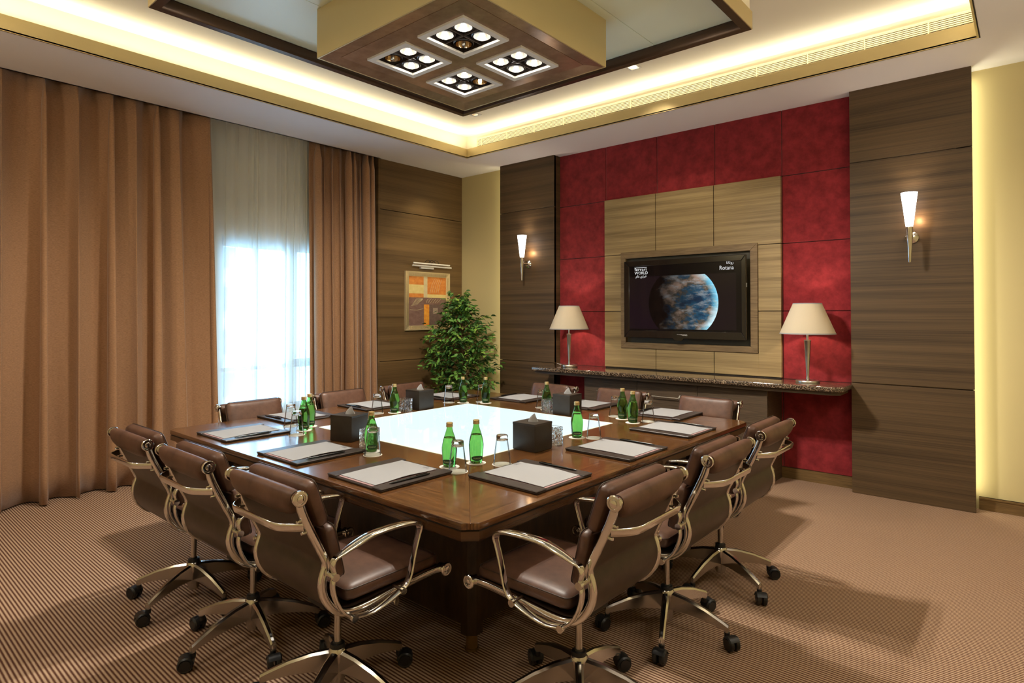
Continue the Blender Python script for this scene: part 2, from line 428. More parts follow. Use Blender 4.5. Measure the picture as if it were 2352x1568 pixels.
# gold fascia with dark shadow line
fa = MB(); t = .012
fa.box((X0 - t, Y0 - t, H - .004), (X0, Y1 + t, 3.60)); fa.box((X1, Y0 - t, H - .004), (X1 + t, Y1 + t, 3.60))
fa.box((X0, Y1, H - .004), (X1, Y1 + t, 3.60)); fa.box((X0, Y0 - t, H - .004), (X1, Y0, 3.60))
struct(fa.build('trim_1', MT['gold']))
dl = MB(); e = .008
dl.box((X0 - t - e, Y0 - t - e, H - .002), (X0 - t, Y1 + t + e, H)); dl.box((X0 - t, Y1 + t, H - .002), (X1 + t, Y1 + t + e, H))
dl.box((X1 + t, Y0 - t - e, H - .002), (X1 + t + e, Y1 + t + e, H))
struct(dl.build('trim_2', MT['darkline']))
# walls
struct(MB().box((-3.6, WY, 0), (RX, WY + .1, H)).build('wall_back', MT['cream']))
struct(MB().box((RX, NY, 0), (RX + .1, WY + .1, H)).build('wall_right', MT['cream']))
struct(MB().box((-3.6, NY - .1, 0), (RX + .1, NY, 3.66)).build('wall_near', MT['cream']))
# window wall with opening y -0.55..1.2, z .45..2.37
wl = MB(); XW = -3.36
wl.box((XW - .1, NY, 0), (XW, -.27, 3.62)); wl.box((XW - .1, 1.15, 0), (XW, 1.56, 3.62))
wl.box((XW - .1, -.27, 0), (XW, 1.15, .48)); wl.box((XW - .1, -.27, 2.36), (XW, 1.15, 3.62))
wl.box((XW - .1, 1.56, 0), (XW, WY, H))
struct(wl.build('wall_left', MT['white']))
# timber clad part of the left wall: three boards high, grooves between
gap = .004
def boards(mb, horizontal_seams, rects_fn):
    zs = [0] + horizontal_seams + [H]
    for z0, z1 in zip(zs[:-1], zs[1:]): rects_fn(mb, z0 + (gap if z0 else 0), z1 - (gap if z1 < H else 0))
tw = MB()
boards(tw, [.95, 2.859], lambda mb, z0, z1: mb.box((WX - .04, 1.56, z0), (WX, WY, z1)))
struct(tw.build('trim_3', MT['wood_window'], bevel=.0015, seg=1))
struct(MB().box((WX - .06, 1.56, 0), (WX - .02, WY, H - .001)).build('wall_left', MT['darkline']))
struct(MB().box((XW, 1.535, 0), (WX - .0005, 1.559, 3.60)).build('trim_12', MT['wood_window']))
# pilasters
PY = 2.836
def pil(x0, x1, side):
    mb = MB()
    def f(mb, z0, z1):
        mb.box((x0, PY, z0), (x1, PY + .045, z1))
    boards(mb, [.95, 2.859], f)
    o = mb.build('trim_4', MT['wood_wall'], bevel=.0015, seg=1); struct(o)
    b = MB()
    if side > 0: b.box((x0, PY + .012, 0), (x1 - .10, WY, H - .002)); b.box((x1 - .10, PY + .04, 0), (x1 - .01, PY + .05, H - .002))
    else: b.box((x0 + .10, PY + .012, 0), (x1, WY, H - .002)); b.box((x0 + .01, PY + .04, 0), (x0 + .10, PY + .05, H - .002))
    struct(b.build('trim_5', MT['wood_wall']))
pil(-2.236, -1.355, -1); pil(1.865, 2.718, 1)
# red upholstered panels between the pilasters
rd = MB(); cols = [-1.355, -.694, -.043, .606, 1.262, 1.865]; rows = [.10, .93, 1.573, 2.216, 2.859, H]
for i in range(5):
    for j in range(5):
        rd.box((cols[i] + (.003 if i else 0), WY - .03, rows[j] + .003), (cols[i + 1] - (.003 if i < 4 else 0), WY - .001, rows[j + 1] - (.003 if j < 4 else 0)))
struct(rd.build('trim_6', MT['red'], bevel=.003, seg=1))
struct(MB().box((-1.355, WY - .010, .1), (1.865, WY - .0005, H)).build('trim_7', M('red_groove', (.05, .006, .005), .9)))
struct(MB().box((-1.355, WY - .045, 0), (1.865, WY, .10)).build('baseboard_back', MT['wood_base']))
b = MB(); b.box((2.73, WY - .02, 0), (RX, WY, .10)); b.box((2.73, WY - .026, .085), (RX, WY, .10))
struct(b.build('baseboard_right', MT['wood_base']))
# timber feature behind the television
PF = 2.925
ft = MB(); g = .0035
cx = [-.694, -.043, .606, 1.262]
def cell(x0, z0, x1, z1): ft.box((x0 + g, PF, z0 + g), (x1 - g, WY - .03, z1 - g))
FX0, FX1, FZ0, FZ1 = -.47, 1.045, 1.165, 2.238
for i in range(3):
    cell(cx[i], 2.216 if i == 1 else 2.216, cx[i + 1], 2.862)
# cells beside and below the frame are cut back to it
for z0, z1 in ((1.573, 2.216), (.94, 1.573)):
    cell(cx[0], z0, FX0 if z0 > 1.5 else FX0, z1); cell(FX1, z0, cx[3], z1)
cell(FX0 - g * 2, .94, cx[1], FZ0); cell(cx[1], .94, cx[2], FZ0); cell(cx[2], .94, FX1 + g * 2, FZ0)
struct(ft.build('trim_8', MT['wood_tv'], bevel=.0012, seg=1))
bk = MB(); bk.box((cx[0] + .01, PF + .01, .93), (FX0, WY - .03, 2.85)); bk.box((FX1, PF + .01, .93), (cx[3] - .01, WY - .03, 2.85))
bk.box((FX0, PF + .01, .93), (FX1, WY - .03, FZ0)); bk.box((FX0, PF + .01, FZ1), (FX1, WY - .03, 2.85))
struct(bk.build('trim_9', MT['darkline']))
# mitred frame round the niche
NX0, NX1, NZ0, NZ1 = -.408, .975, 1.228, 2.166
def frame_xz(name, x0, x1, z0, z1, X0_, X1_, Z0_, Z1_, y0, y1, mat, parent=None, bevel=.002):
    mb = MB(); o = [(X0_, Z0_), (X1_, Z0_), (X1_, Z1_), (X0_, Z1_)]; i_ = [(x0, z0), (x1, z0), (x1, z1), (x0, z1)]
    for k in range(4):
        k2 = (k + 1) % 4; q = [o[k], o[k2], i_[k2], i_[k]]
        vs = [(x, y0, z) for x, z in q] + [(x, y1, z) for x, z in q]
        mb.add(vs, [(0, 1, 2, 3), (7, 6, 5, 4), (0, 4, 5, 1), (1, 5, 6, 2), (2, 6, 7, 3), (3, 7, 4, 0)])
    return mb.build(name, mat, parent, bevel=bevel, seg=1)
struct(frame_xz('trim_10', NX0, NX1, NZ0, NZ1, FX0, FX1, FZ0, FZ1, PF - .012, PF + .03, MT['wood_frame']))
struct(MB().box((NX0 - .01, WY - .035, NZ0 - .01), (NX1 + .01, WY - .03, NZ1 + .01)).build('trim_11', M('niche_back', (.05, .045, .028), .5)))

# ------------------------------------------------------------------ window, exterior, curtains
XG = -3.42
wf = MB(); fr = .05
wy0, wy1, wz0, wz1 = -.27, 1.15, .48, 2.36
wf.box((XG - .03, wy0, wz0), (XG + .03, wy0 + .03, wz1)); wf.box((XG - .03, wy1 - .05, wz0), (XG + .03, wy1, wz1))
wf.box((XG - .03, wy0, wz0), (XG + .03, wy1, wz0 + .06)); wf.box((XG - .03, wy0, 2.26), (XG + .03, wy1, wz1))
wf.box((XG - .03, .085, wz0), (XG + .03, .14, 2.27)); wf.box((XG - .03, .456, wz0), (XG + .03, .60, 2.27))
wf.box((XG - .03, wy0, .935), (XG + .03, .5, .98)); wf.box((XG - .03, .55, .935), (XG + .03, wy1, 1.03))
win = wf.build('window_1', MT['window_frame'], bevel=.004, seg=1); struct(win)
MB().box((XG - .004, wy0, wz0), (XG + .002, wy1, wz1)).build('pane', MT['pane'], win)
# pale building across the street
ex = MB(); ex.box((-16, -12, -6), (-15.5, 6, 3.3))
for k in range(-3, 3):
    ex.box((-15.5, -12, k * 1.3 - .1), (-15.1, 6, k * 1.3 + .12))
    for j in range(12): ex.box((-15.5, -11.5 + j * 1.45, k * 1.3 + .35), (-15.45, -10.5 + j * 1.45, k * 1.3 + 1.05), 1)
tag(ex.build('building', [M('pale_facade', (.85, .85, .83), .8), M('far_window', (.35, .42, .5), .2)]),
    'pale building faintly seen outside through the sheer curtain', 'building')
def folds(y, seed, period, amp):
    r = random.Random(seed); ph = [r.random() * 6.28 for _ in range(4)]
    return 0
def curtain_obj(name, y0, y1, xt, xb, z0, z1, nfold, at, ab, seed, mat, thick=.003, shape=1.0, sag=None):
    r = random.Random(seed); n = nfold * 14; cols_ = []
    bounds = [0.0]
    for i in range(nfold): bounds.append(bounds[-1] + .45 + r.random() * 1.2)
    tot = bounds[-1]; bounds = [b_ / tot for b_ in bounds]; amps = [.35 + .95 * r.random() for _ in range(nfold)]; skew = [.25 + .5 * r.random() for _ in range(nfold)]
    zs = [z1 - (z1 - z0) * (q / 16) for q in range(17)]
    mb = MB(); vs = []; m = 0
    for i in range(nfold):
        for k in range(14):
            tt = k / 14; vs_col = []
            u = bounds[i] + (bounds[i + 1] - bounds[i]) * tt
            s_ = skew[i]; w_ = .5 * tt / s_ if tt < s_ else .5 + .5 * (tt - s_) / (1 - s_)
            c_ = math.cos(2 * PI * w_); prof = (.5 + .5 * c_) ** shape * 2 - 1
            c2 = math.cos(4 * PI * w_ + skew[i] * 9) * .18
            for q, z in enumerate(zs):
                h = q / 16; am = (at * (1 - h) + ab * h) * amps[i] * (.85 if q == 0 else 1)
                x = xt * (1 - h) + xb * h - am * (prof + c2 * (1 - h * .5)) * (.5)
                y = y0 + (y1 - y0) * u + .35 * am * math.sin(2 * PI * w_) * (1 if q else .3)
                x += .010 * math.sin(y * 31 + seed + 1.3 * math.sin(z * 1.1 + i)) * (.3 + h) * (1 if thick else 0) + .006 * math.sin(y * 67 + 2 * math.sin(z * .7)) * (1 if thick else 0)
                if sag: y = sag(y, h)
                vs_col.append((x, y, z))
            cols_.append(vs_col)
    nz = 17; vs = [p for c in cols_ for p in c]; fs = []
    for i in range(len(cols_) - 1):
        for q in range(nz - 1): fs.append((i * nz + q, i * nz + q + 1, (i + 1) * nz + q + 1, (i + 1) * nz + q))
    me = bpy.data.meshes.new(name); me.from_pydata(vs, [], fs); me.materials.append(mat); me.shade_smooth()
    o = bpy.data.objects.new(name, me); COL.objects.link(o)
    if thick:
        sm = o.modifiers.new('thickness', 'SOLIDIFY'); sm.thickness = thick
    return o
c = curtain_obj('curtain', -3.93, -.43, -3.18, -3.06, .012, 3.55, 18, .12, .16, 3, MT['curtain'], shape=1.1, sag=lambda y, h: y + (.06 * h if y > -.8 else 0))
tag(c, 'wide brown full-length drape filling the wall left of the window', 'curtain')
c2_ = curtain_obj('curtain', .66, 1.53, -3.18, -3.12, .012, 3.55, 9, .13, .14, 11, MT['curtain'], shape=1.1)
tag(c2_, 'narrow brown drape bunched between the window and the timber wall', 'curtain')
c3 = curtain_obj('sheer_curtain', -.70, .90, -3.285, -3.285, .012, 3.55, 17, .035, .035, 5, MT['sheer'], thick=0, shape=.8)
tag(c3, 'cream sheer voile curtain hanging over the bright window', 'curtain')

# ------------------------------------------------------------------ ceiling: vent, downlights, canopy, light box
def vent():
    r = empty('ceiling_vent', (0, b1 - .012, 3.69)); tag(r, 'long slatted cream air vent high along the lit ceiling recess', 'vent')
    L0, L1 = -2.20, a1 - .01; za, zb = -.045, .045
    MB().box((L0, .0100, za), (L1, .0112, zb)).build('backing', M('vent_dark', (.03, .018, .006), .9), r)
    f = MB(); f.box((L0 - .01, -.004, zb), (L1 + .01, .01, zb + .012)); f.box((L0 - .01, -.004, za - .012), (L1 + .01, .01, za)); f.box((L0 - .012, -.004, za), (L0, .01, zb)); f.box((L1, -.004, za), (L1 + .012, .01, zb))
    f.build('frame', MT['offwhite'], r)
    for k in range(6):
        z = za + .009 + k * .0145; MB().box((L0, -.002, z), (L1, .007, z + .0075)).build('slat', MT['offwhite'], r)
    for x in [-2.13 + .42 * i for i in range(12)]: MB().box((x, -.006, za), (x + .008, .0, zb)).build('divider', MT['offwhite'], r)
vent()
def downlight(x, y, lit, label):
    r = empty('recessed_downlight', (x, y, ZT)); tag(r, label, 'downlight', 'square downlights in the ceiling recess')
    s_, i_ = .055, .04
    mb = MB()
    for a in ((-s_, -s_, s_, -i_), (-s_, i_, s_, s_), (-s_, -i_, -i_, i_), (i_, -i_, s_, i_)): mb.box((a[0], a[1], -.008), (a[2], a[3], 0))
    mb.build('trim_ring', MT['white'], r)
    MB().lathe([(.034, -.004), (.026, -.001), (.0, -.001)], (0, 0, 0), 20).build('lamp', MT['bulb_dim'] if lit else MT['reflector_off'], r)
downlight(.325, 1.80, True, 'small square recessed downlight, lit, above the television wall')
downlight(-1.69, 1.80, False, 'small square recessed downlight near the far corner of the ceiling canopy')
spot('downlight', (.33, 1.80, ZT - .02), (.3, WY, 1.7), 28, (1, .86, .6), 75, .9, .03)
spot('downlight', (-2.45, 2.25, H - .02), (WX, 2.25, 2.1), 30, (1, .80, .45), 75, 1.0, .03)

PC, PS, PZ0, PZ1 = (.18, -.252), 1.423, 3.521, 3.645
def canopy():
    r = empty('ceiling_canopy', (PC[0], PC[1], PZ0)); tag(r, 'large square ceiling canopy of frosted green glass in a bronze and gold frame', 'ceiling panel')
    s = PS; fw = .055; mb = MB()
    o = [(-s, -s), (s, -s), (s, s), (-s, s)]; i_ = [(a * (s - fw) / s, b_ * (s - fw) / s) for a, b_ in o]
    for k in range(4):
        k2 = (k + 1) % 4; q = [o[k], o[k2], i_[k2], i_[k]]
        mb.prism(q, 0, .08)
    mb.build('bottom_frame', MT['frame_dark'], r, bevel=.002, seg=1)
    sd = MB()
    for k in range(4):
        k2 = (k + 1) % 4; a, b_ = Vector(o[k] + (0,)), Vector(o[k2] + (0,)); nrm = (b_ - a).normalized().cross(Vector((0, 0, 1))) * .006
        q = [(a.x, a.y), (b_.x, b_.y), (b_.x + nrm.x, b_.y + nrm.y), (a.x + nrm.x, a.y + nrm.y)]
        sd.prism(q, .003, .124)
    sd.build('side_panel', MT['gold'], r)
    gl = MB(); e_ = s - fw; gg = .003
    xs = [-e_, -.71 + .0, .71, e_]
    for i in range(3): gl.box((xs[i] + gg, -e_, .082), (xs[i + 1] - gg, e_, .09))
    gl.build('glass_panel', MT['frost'], r)
    MB().box((-s + .01, -s + .01, .09), (s - .01, s - .01, ZT - PZ0)).build('housing', MT['tray'], r)
canopy()
BC, BS, BZ0, BZ1 = (.12, -.167), .701, 3.269, 3.603
def lightbox():
    r = empty('ceiling_light', (BC[0], BC[1], BZ0)); tag(r, 'square gold-sided light box with sixteen spot lamps hung over the table', 'ceiling light')
    s = BS; h = BZ1 - BZ0; sd = MB(); o = [(-s, -s), (s, -s), (s, s), (-s, s)]
    i_ = [(a * (s - .012) / s, b_ * (s - .012) / s) for a, b_ in o]
    for k in range(4):
        k2 = (k + 1) % 4; sd.prism([o[k], o[k2], i_[k2], i_[k]], 0, h)
    sd.build('side_panel', MT['gold'], r, bevel=.002, seg=1)
    # sloped border
    b_ = s - .115; bd = MB()
    for k in range(4):
        k2 = (k + 1) % 4; A, B = i_[k], i_[k2]; C_, D = (o[k2][0] * b_ / s, o[k2][1] * b_ / s), (o[k][0] * b_ / s, o[k][1] * b_ / s)
        bd.add([(*A, .001), (*B, .001), (*C_, .014), (*D, .014), (*A, .02), (*B, .02), (*C_, .03), (*D, .03)],
               [(0, 1, 2, 3), (7, 6, 5, 4), (0, 4, 5, 1), (1, 5, 6, 2), (2, 6, 7, 3), (3, 7, 4, 0)])
    bd.build('border', MT['bronze'], r)
    # soffit panel with four openings
    mods = [(-.145 - BC[0], -.425 - BC[1]), (.375 - BC[0], -.425 - BC[1]), (-.145 - BC[0], .100 - BC[1]), (.375 - BC[0], .100 - BC[1])]
    hs = .17
    xs = sorted([-b_, mods[0][0] - hs, mods[0][0] + hs, mods[1][0] - hs, mods[1][0] + hs, b_]); ys = sorted([-b_, mods[0][1] - hs, mods[0][1] + hs, mods[2][1] - hs, mods[2][1] + hs, b_])
    fc = MB()
    for i in range(5):
        for j in range(5):
            if i in (1, 3) and j in (1, 3): continue
            fc.box((xs[i], ys[j], .012), (xs[i + 1], ys[j + 1], .022))
    fc.build('face_panel', MT['bronze'], r)
    off = {(1, 0): [(-1, 1)], (0, 0): [(-1, -1)], (0, 1): [], (1, 1): []}
    dim = {(0, 1): [(1, 1)]}
    for i, j, (mx, my) in ((0, 0, mods[0]), (1, 0, mods[1]), (0, 1, mods[2]), (1, 1, mods[3])):
        S_, I_ = .203, .163; fr_ = MB()
        for a in ((-S_, -S_, S_, -I_), (-S_, I_, S_, S_), (-S_, -I_, -I_, I_), (I_, -I_, S_, I_)): fr_.box((mx + a[0], my + a[1], -.002), (mx + a[2], my + a[3], .013))
        f = fr_.build('lamp_module', MT['white'], r)
        ca = MB(); ca.box((mx - .169, my - .169, .10), (mx + .169, my + .169, .105))
        for a in ((-.169, -.169, .169, -.165), (-.169, .165, .169, .169), (-.169, -.165, -.165, .165), (.165, -.165, .169, .165)): ca.box((mx + a[0], my + a[1], .013), (mx + a[2], my + a[3], .10))
        ca.box((mx - .0015, my - .165, .016), (mx + .0015, my + .165, .03)); ca.box((mx - .165, my - .0015, .016), (mx + .165, my + .0015, .03))
        ca.build('recess', MT['gimbal'], f)
        for sx in (-1, 1):
            for sy in (-1, 1):
                lx, ly = mx + sx * .082, my + sy * .082
                st = 'off' if (sx, sy) in off[(i, j)] else ('dim' if (sx, sy) in dim.get((i, j), []) else 'on')
                MB().lathe([(.062, .020), (.068, .024), (.068, .03), (.062, .03), (.062, .020)], (lx, ly, 0), 24, cap=False).build('gimbal_ring', MT['gimbal'], f, smooth=True)
                MB().lathe([(.054, .018), (.05, .035), (.035, .06), (.012, .075), (.0, .076)], (lx, ly, 0), 24, cap=False).build('reflector', MT['reflector_off'] if st != 'on' else MT['reflector'], f, smooth=True)
                MB().lathe([(.0, .008), (.011, .012), (.015, .024), (.010, .05), (0, .05)], (lx, ly, 0), 12).build('bulb', {'on': MT['bulb'], 'dim': MT['bulb_dim'], 'off': MT['steel']}[st], f, smooth=True)
                if st == 'on':
                    X, Y = BC[0] + lx, BC[1] + ly
                    spot('spot_beam', (X, Y, BZ0 - .006), (X + sx * .45 + (1.9 if i else -2.3), Y + sy * .45 + (1.9 if j else -1.9), 0), E_SPOT, (1, .92, .80), 92, .8, .028)
E_SPOT = 78
lightbox()

# ------------------------------------------------------------------ wall sconces
def sconce(x, label):
    y = 2.705; r = empty('wall_sconce', (x, y, 1.958)); tag(r, label, 'wall lamp', 'torch wall lamps on the timber pilasters')
    MB().lathe([(.004, 0), (.009, .004), (.011, .02), (.026, .282), (.026, .29), (.0, .29)], seg=24).build('torch_stem', MT['chrome'], r, smooth=True)
    MB().lathe([(.024, .286), (.031, .33), (.043, .44), (.059, .566), (.056, .566), (.040, .44), (.028, .33), (.022, .30), (0, .30)], seg=28).build('glass_shade', MT['sconce_glass'], r, smooth=True)
    m = MB(); m.lathe([(.048, .130), (.048, .122), (.036, .112), (.015, .105), (.010, .02)], (0, 0, .215), 20, axis='y')
    m.build('wall_mount', MT['chrome'], r, smooth=True)
    point('sconce_lamp', (x, y, 2.44), 3.2, (1, .80, .55), .02)
    point('sconce_lamp', (x + .05, y + .085, 2.31), .9, (1, .62, .30), .015)
sconce(-1.752, 'lit torch-shaped wall lamp on the timber pilaster beside the potted tree')
sconce(2.318, 'lit torch-shaped wall lamp on the broad right timber pilaster')

# ------------------------------------------------------------------ marble shelf and cabinet
sl = MB()
poly = [(-1.335, 2.37), (1.80, 2.47), (1.875, 2.52), (1.875, PY - .002), (1.862, PY - .002), (1.862, WY - .032), (-1.352, WY - .032), (-1.352, PY - .002), (-1.36, PY - .002), (-1.36, 2.42)]
sl.prism(poly, .893, .935)
s_ = sl.build('marble_shelf', MT['marble'], bevel=.010, seg=3)
tag(s_, 'long dark brown marble shelf with pale veins below the television', 'shelf')
ap = MB(); poly = [(-1.31, 2.405), (1.78, 2.505), (1.84, 2.545), (1.84, PY - .004), (-1.33, PY - .004)]
ap.prism(poly, .862, .892)
ap.build('apron', MT['wood_cab'], s_)
def cabinet():
    r = empty('cabinet', (.27, 2.62, 0)); tag(r, 'low dark timber cabinet built in under the marble shelf', 'cabinet')
    x0, x1, yf = -.72 - .27, 1.25 - .27, -.075
    MB().box((x0, yf + .02, .0), (x1, PF - 2.62 + .03, .86)).build('body', MT['wood_cab'], r)
    w_ = (x1 - x0) / 3
    for i in range(3):
        a = x0 + i * w_
        d = MB().box((a + .002, yf, .08), (a + w_ - .002, yf + .019, .857)).build('door', MT['wood_cab'], r, bevel=.001, seg=1)
        hx = a + w_ * .5 + .0
        if i == 2: continue
        h = MB(); h.cyl((hx - .145, yf - .03, .712), (hx + .145, yf - .03, .712), .005, 8); h.cyl((hx - .13, yf - .03, .712), (hx - .13, yf, .712), .004, 6); h.cyl((hx + .13, yf - .03, .712), (hx + .13, yf, .712), .004, 6)
        h.build('handle', MT['steel'], d, smooth=True)
cabinet()

# ------------------------------------------------------------------ table lamps
def table_lamp(x, y, label):
    r = empty('table_lamp', (x, y, .935)); tag(r, label, 'table lamp', 'table lamps on the marble shelf')
    MB().lathe([(.0, 0), (.096, 0), (.098, .004), (.098, .020), (.094, .025), (.02, .026), (0, .026)], seg=36).build('base', MT['nickel'], r, smooth=True, ang=40)
    MB().lathe([(.011, .026), (.013, .03), (.0155, .04), (.011, .052), (.012, .07), (.018, .18), (.028, .372), (.030, .376), (.028, .38), (.010, .382), (.0, .382)], seg=28).build('stem', MT['nickel'], r, smooth=True)
    MB().lathe([(.010, .38), (.010, .47), (.017, .475), (.017, .52), (0, .52)], seg=16).build('lamp_holder', MT['nickel'], r, smooth=True)
    sh = MB(); R0, R1, z0, z1 = .228, .116, .435, .705
    sh.lathe([(R0, z0), (R1, z1), (R1 - .003, z1), (R0 - .003, z0), (R0, z0)], seg=48, cap=False)
    so = sh.build('lamp_shade', MT['shade'], r, smooth=True, ang=60)
    MB().lathe([(R0 - .004, z0 - .002), (R0 + .001, z0 - .002), (R0 - .002, z0 + .008), (R0 - .004, z0 + .004), (R0 - .004, z0 - .002)], seg=48, cap=False).build('shade_trim', MT['paper'], so, smooth=True)
    MB().lathe([(R1 - .004, z1 + .001), (R1 + .001, z1 + .001), (R1 + .004, z1 - .007), (R1 - .001, z1 - .007), (R1 - .004, z1 + .001)], seg=48, cap=False).build('shade_trim', MT['paper'], so, smooth=True)
    MB().lathe([(0, .52), (.010, .525), (.014, .54), (.008, .56), (0, .562)], seg=16).build('bulb', M('warm_bulb', (1, 1, 1), emis=(1, .75, .5), estr=4), r, smooth=True)
    point('table_lamp_bulb', (x, y, .935 + .600), 5.0, (1, .80, .60), .02)
table_lamp(-1.02, 2.68, 'nickel table lamp with cream shade, left end of the marble shelf')
table_lamp(1.548, 2.70, 'nickel table lamp with cream shade, right end of the marble shelf')
cb = MB(); cb.tube(smoothpath([(-1.12, 2.74, .940), (-1.18, 2.80, .942), (-1.24, 2.79, .945), (-1.30, 2.82, .953)]), .003, 6)
tag(cb.build('power_cord', MT['white'], smooth=True), 'thin lamp cord at the left end of the marble shelf', 'cord')

# ------------------------------------------------------------------ television
def tv():
    x0, x1, z0, z1 = -.386, .958, 1.287, 2.126; yf = 2.84
    r = empty('television', ((x0 + x1) / 2, yf, z0)); cx_ = (x0 + x1) / 2
    tag(r, 'black flat television with a glossy bezel, showing the globe', 'television')
    X0_, X1_ = x0 - cx_, x1 - cx_; hh = z1 - z0
    sx0, sx1, sz0, sz1 = -.320 - cx_, .913 - cx_, 1.367 - z0, 2.066 - z0
    fm = frame_xz('bezel', sx0, sx1, sz0, sz1, X0_, X1_, 0, hh, 0, .035, MT['tv_black'], r, bevel=.004)
    b_ = MB(); b_.box((X0_ + .01, .033, .01), (X1_ - .01, .055, hh - .01)); b_.box((X0_ + .12, .055, .12), (X1_ - .12, .11, hh - .12))
    b_.box((-.13, .105, .25), (.13, .12, hh - .2))
    b_.build('back_cover', MT['black'], r)
    lip = MB(); lip.lathe([(.0, -.001), (.06, -.001), (.06, .02), (0, .02)], (-.03, 0, .018), 24, axis='y'); lo = lip.build('power_button', MT['tv_black'], r, smooth=True)
    lo.scale = (1, 1, .55)
    MB().box((X1_, .018, hh * .62), (X1_ + .006, .022, hh * .62 + .04)).build('indicator', MT['steel'], r)
    # picture: globe in space, on a flat screen
    m = M('screen', (.004, .003, .004), .08, spec=.4); k = N(m)
    tcd = k.n('ShaderNodeTexCoord'); sp = k.n('ShaderNodeSeparateXYZ'); k.l(tcd.outputs['Object'], sp.inputs[0])
    X, Z = sp.outputs[0], sp.outputs[2]
    gx, gz, gr = .300 - cx_, 1.66 - z0, .385
    dx = k.math('DIVIDE', k.math('SUBTRACT', X, gx), gr); dz = k.math('DIVIDE', k.math('SUBTRACT', Z, gz), gr * .98)
    rr = k.math('SQRT', k.math('ADD', k.math('MULTIPLY', dx, dx), k.math('MULTIPLY', dz, dz)))
    inside = k.math('LESS_THAN', rr, 1.0)
    rot_ = k.n('ShaderNodeMapping'); rot_.inputs['Rotation'].default_value = (0, .5, 0); rot_.inputs['Scale'].default_value = (3.4, 1, 5.2); k.l(tcd.outputs['Object'], rot_.inputs['Vector']); v = rot_.outputs[0]; n1 = k.noise(v, 1.0, 9, .62); rot2 = k.n('ShaderNodeMapping'); rot2.inputs['Rotation'].default_value = (0, .15, 0); rot2.inputs['Scale'].default_value = (3.6, 1, 13); k.l(tcd.outputs['Object'], rot2.inputs['Vector']); n2 = k.noise(rot2.outputs[0], 1.5, 8, .72)
    land = k.ramp(n1, [(.38, (.008, .05, .12)), (.47, (.02, .12, .22)), (.51, (.10, .085, .06)), (.60, (.40, .27, .20))])
    cloud = k.ramp(n2, [(.50, (0, 0, 0)), (.66, (.85, .85, .85))])
    gl = k.mix(cloud, land, (.50, .54, .56))
    # day side to the right, night side to the left
    litv = k.ramp(k.math('ADD', k.math('MULTIPLY', dx, .45), k.math('ADD', k.math('MULTIPLY', k.math('SUBTRACT', n1, .5), .9), .40)), [(.12, (0, 0, 0)), (.42, (.30, .30, .30)), (.80, (1, 1, 1))])
    gl = k.mix(1.0, gl, litv, 'MULTIPLY')
    rim = k.ramp(rr, [(.80, (0, 0, 0)), (.99, (.22, .62, .80)), (1.0, (.35, .65, .75)), (1.07, (0, 0, 0))])
    rimside = k.ramp(k.math('ADD', k.math('MULTIPLY', dx, .5), .5), [(.55, (0, 0, 0)), (.85, (1, 1, 1))])
    rim = k.mix(1.0, rim, rimside, 'MULTIPLY')
    space = k.mix(k.noise(k.pos((1.5, 1, 2), True), 1, 1, .5), (.005, .0, .008), (.010, .008, .002))
    img = k.mix(inside, space, gl); img = k.mix(1.0, img, rim, 'ADD')
    inimg = k.math('MULTIPLY', k.math('LESS_THAN', Z, 1.952 - z0), k.math('MULTIPLY', k.math('LESS_THAN', X, .862 - cx_), k.math('GREATER_THAN', Z, 1.385 - z0)))
    img = k.mix(inimg, (.0008, .0008, .0008), img)
    k.l(img, k.b.inputs['Emission Color']); k.b.inputs['Emission Strength'].default_value = .62
    MB().box((sx0, .006, sz0), (sx1, .010, sz1)).build('screen', m, r)
    wt = M('screen_text', (.0, .0, .0), .6, emis=(.8, .8, .8), estr=.6)
    R_ = (PI / 2, 0, 0)
    def tx(body, x, z, size, sx=1.0, align='LEFT', name='screen_caption', mat=wt, y=.004): return text(name, body, size, mat, r, (x - cx_, y, z - z0), R_, .0003, align, sx)
    tx('ferrari', -.255, 2.015, .050, 1.15); tx('WORLD', -.255, 1.978, .043, 1.02)
    tx('\uFEE2\uFEDF\uFE8E\uFECB \uFEF1\uFEAD\uFE8D\uFEAE\uFEF4\uFED3', -.240, 1.945, .036, .8)
    bar = MB().box((-.258 - cx_, .004, 2.049 - z0), (-.108 - cx_, .0045, 2.053 - z0)).build('screen_caption', wt, r)
    tx('Rotana', .695, 1.985, .060, .86); tx('\uFE8E\uFEE7\uFE8E\uFE97\uFEED\uFEAD', .765, 2.042, .040, .95)
    tx('SAMSUNG', .242, 1.318, .024, 1.05, name='maker_lettering', mat=M('silver_print', (.75, .75, .72), .4), y=-.0006)
tv()

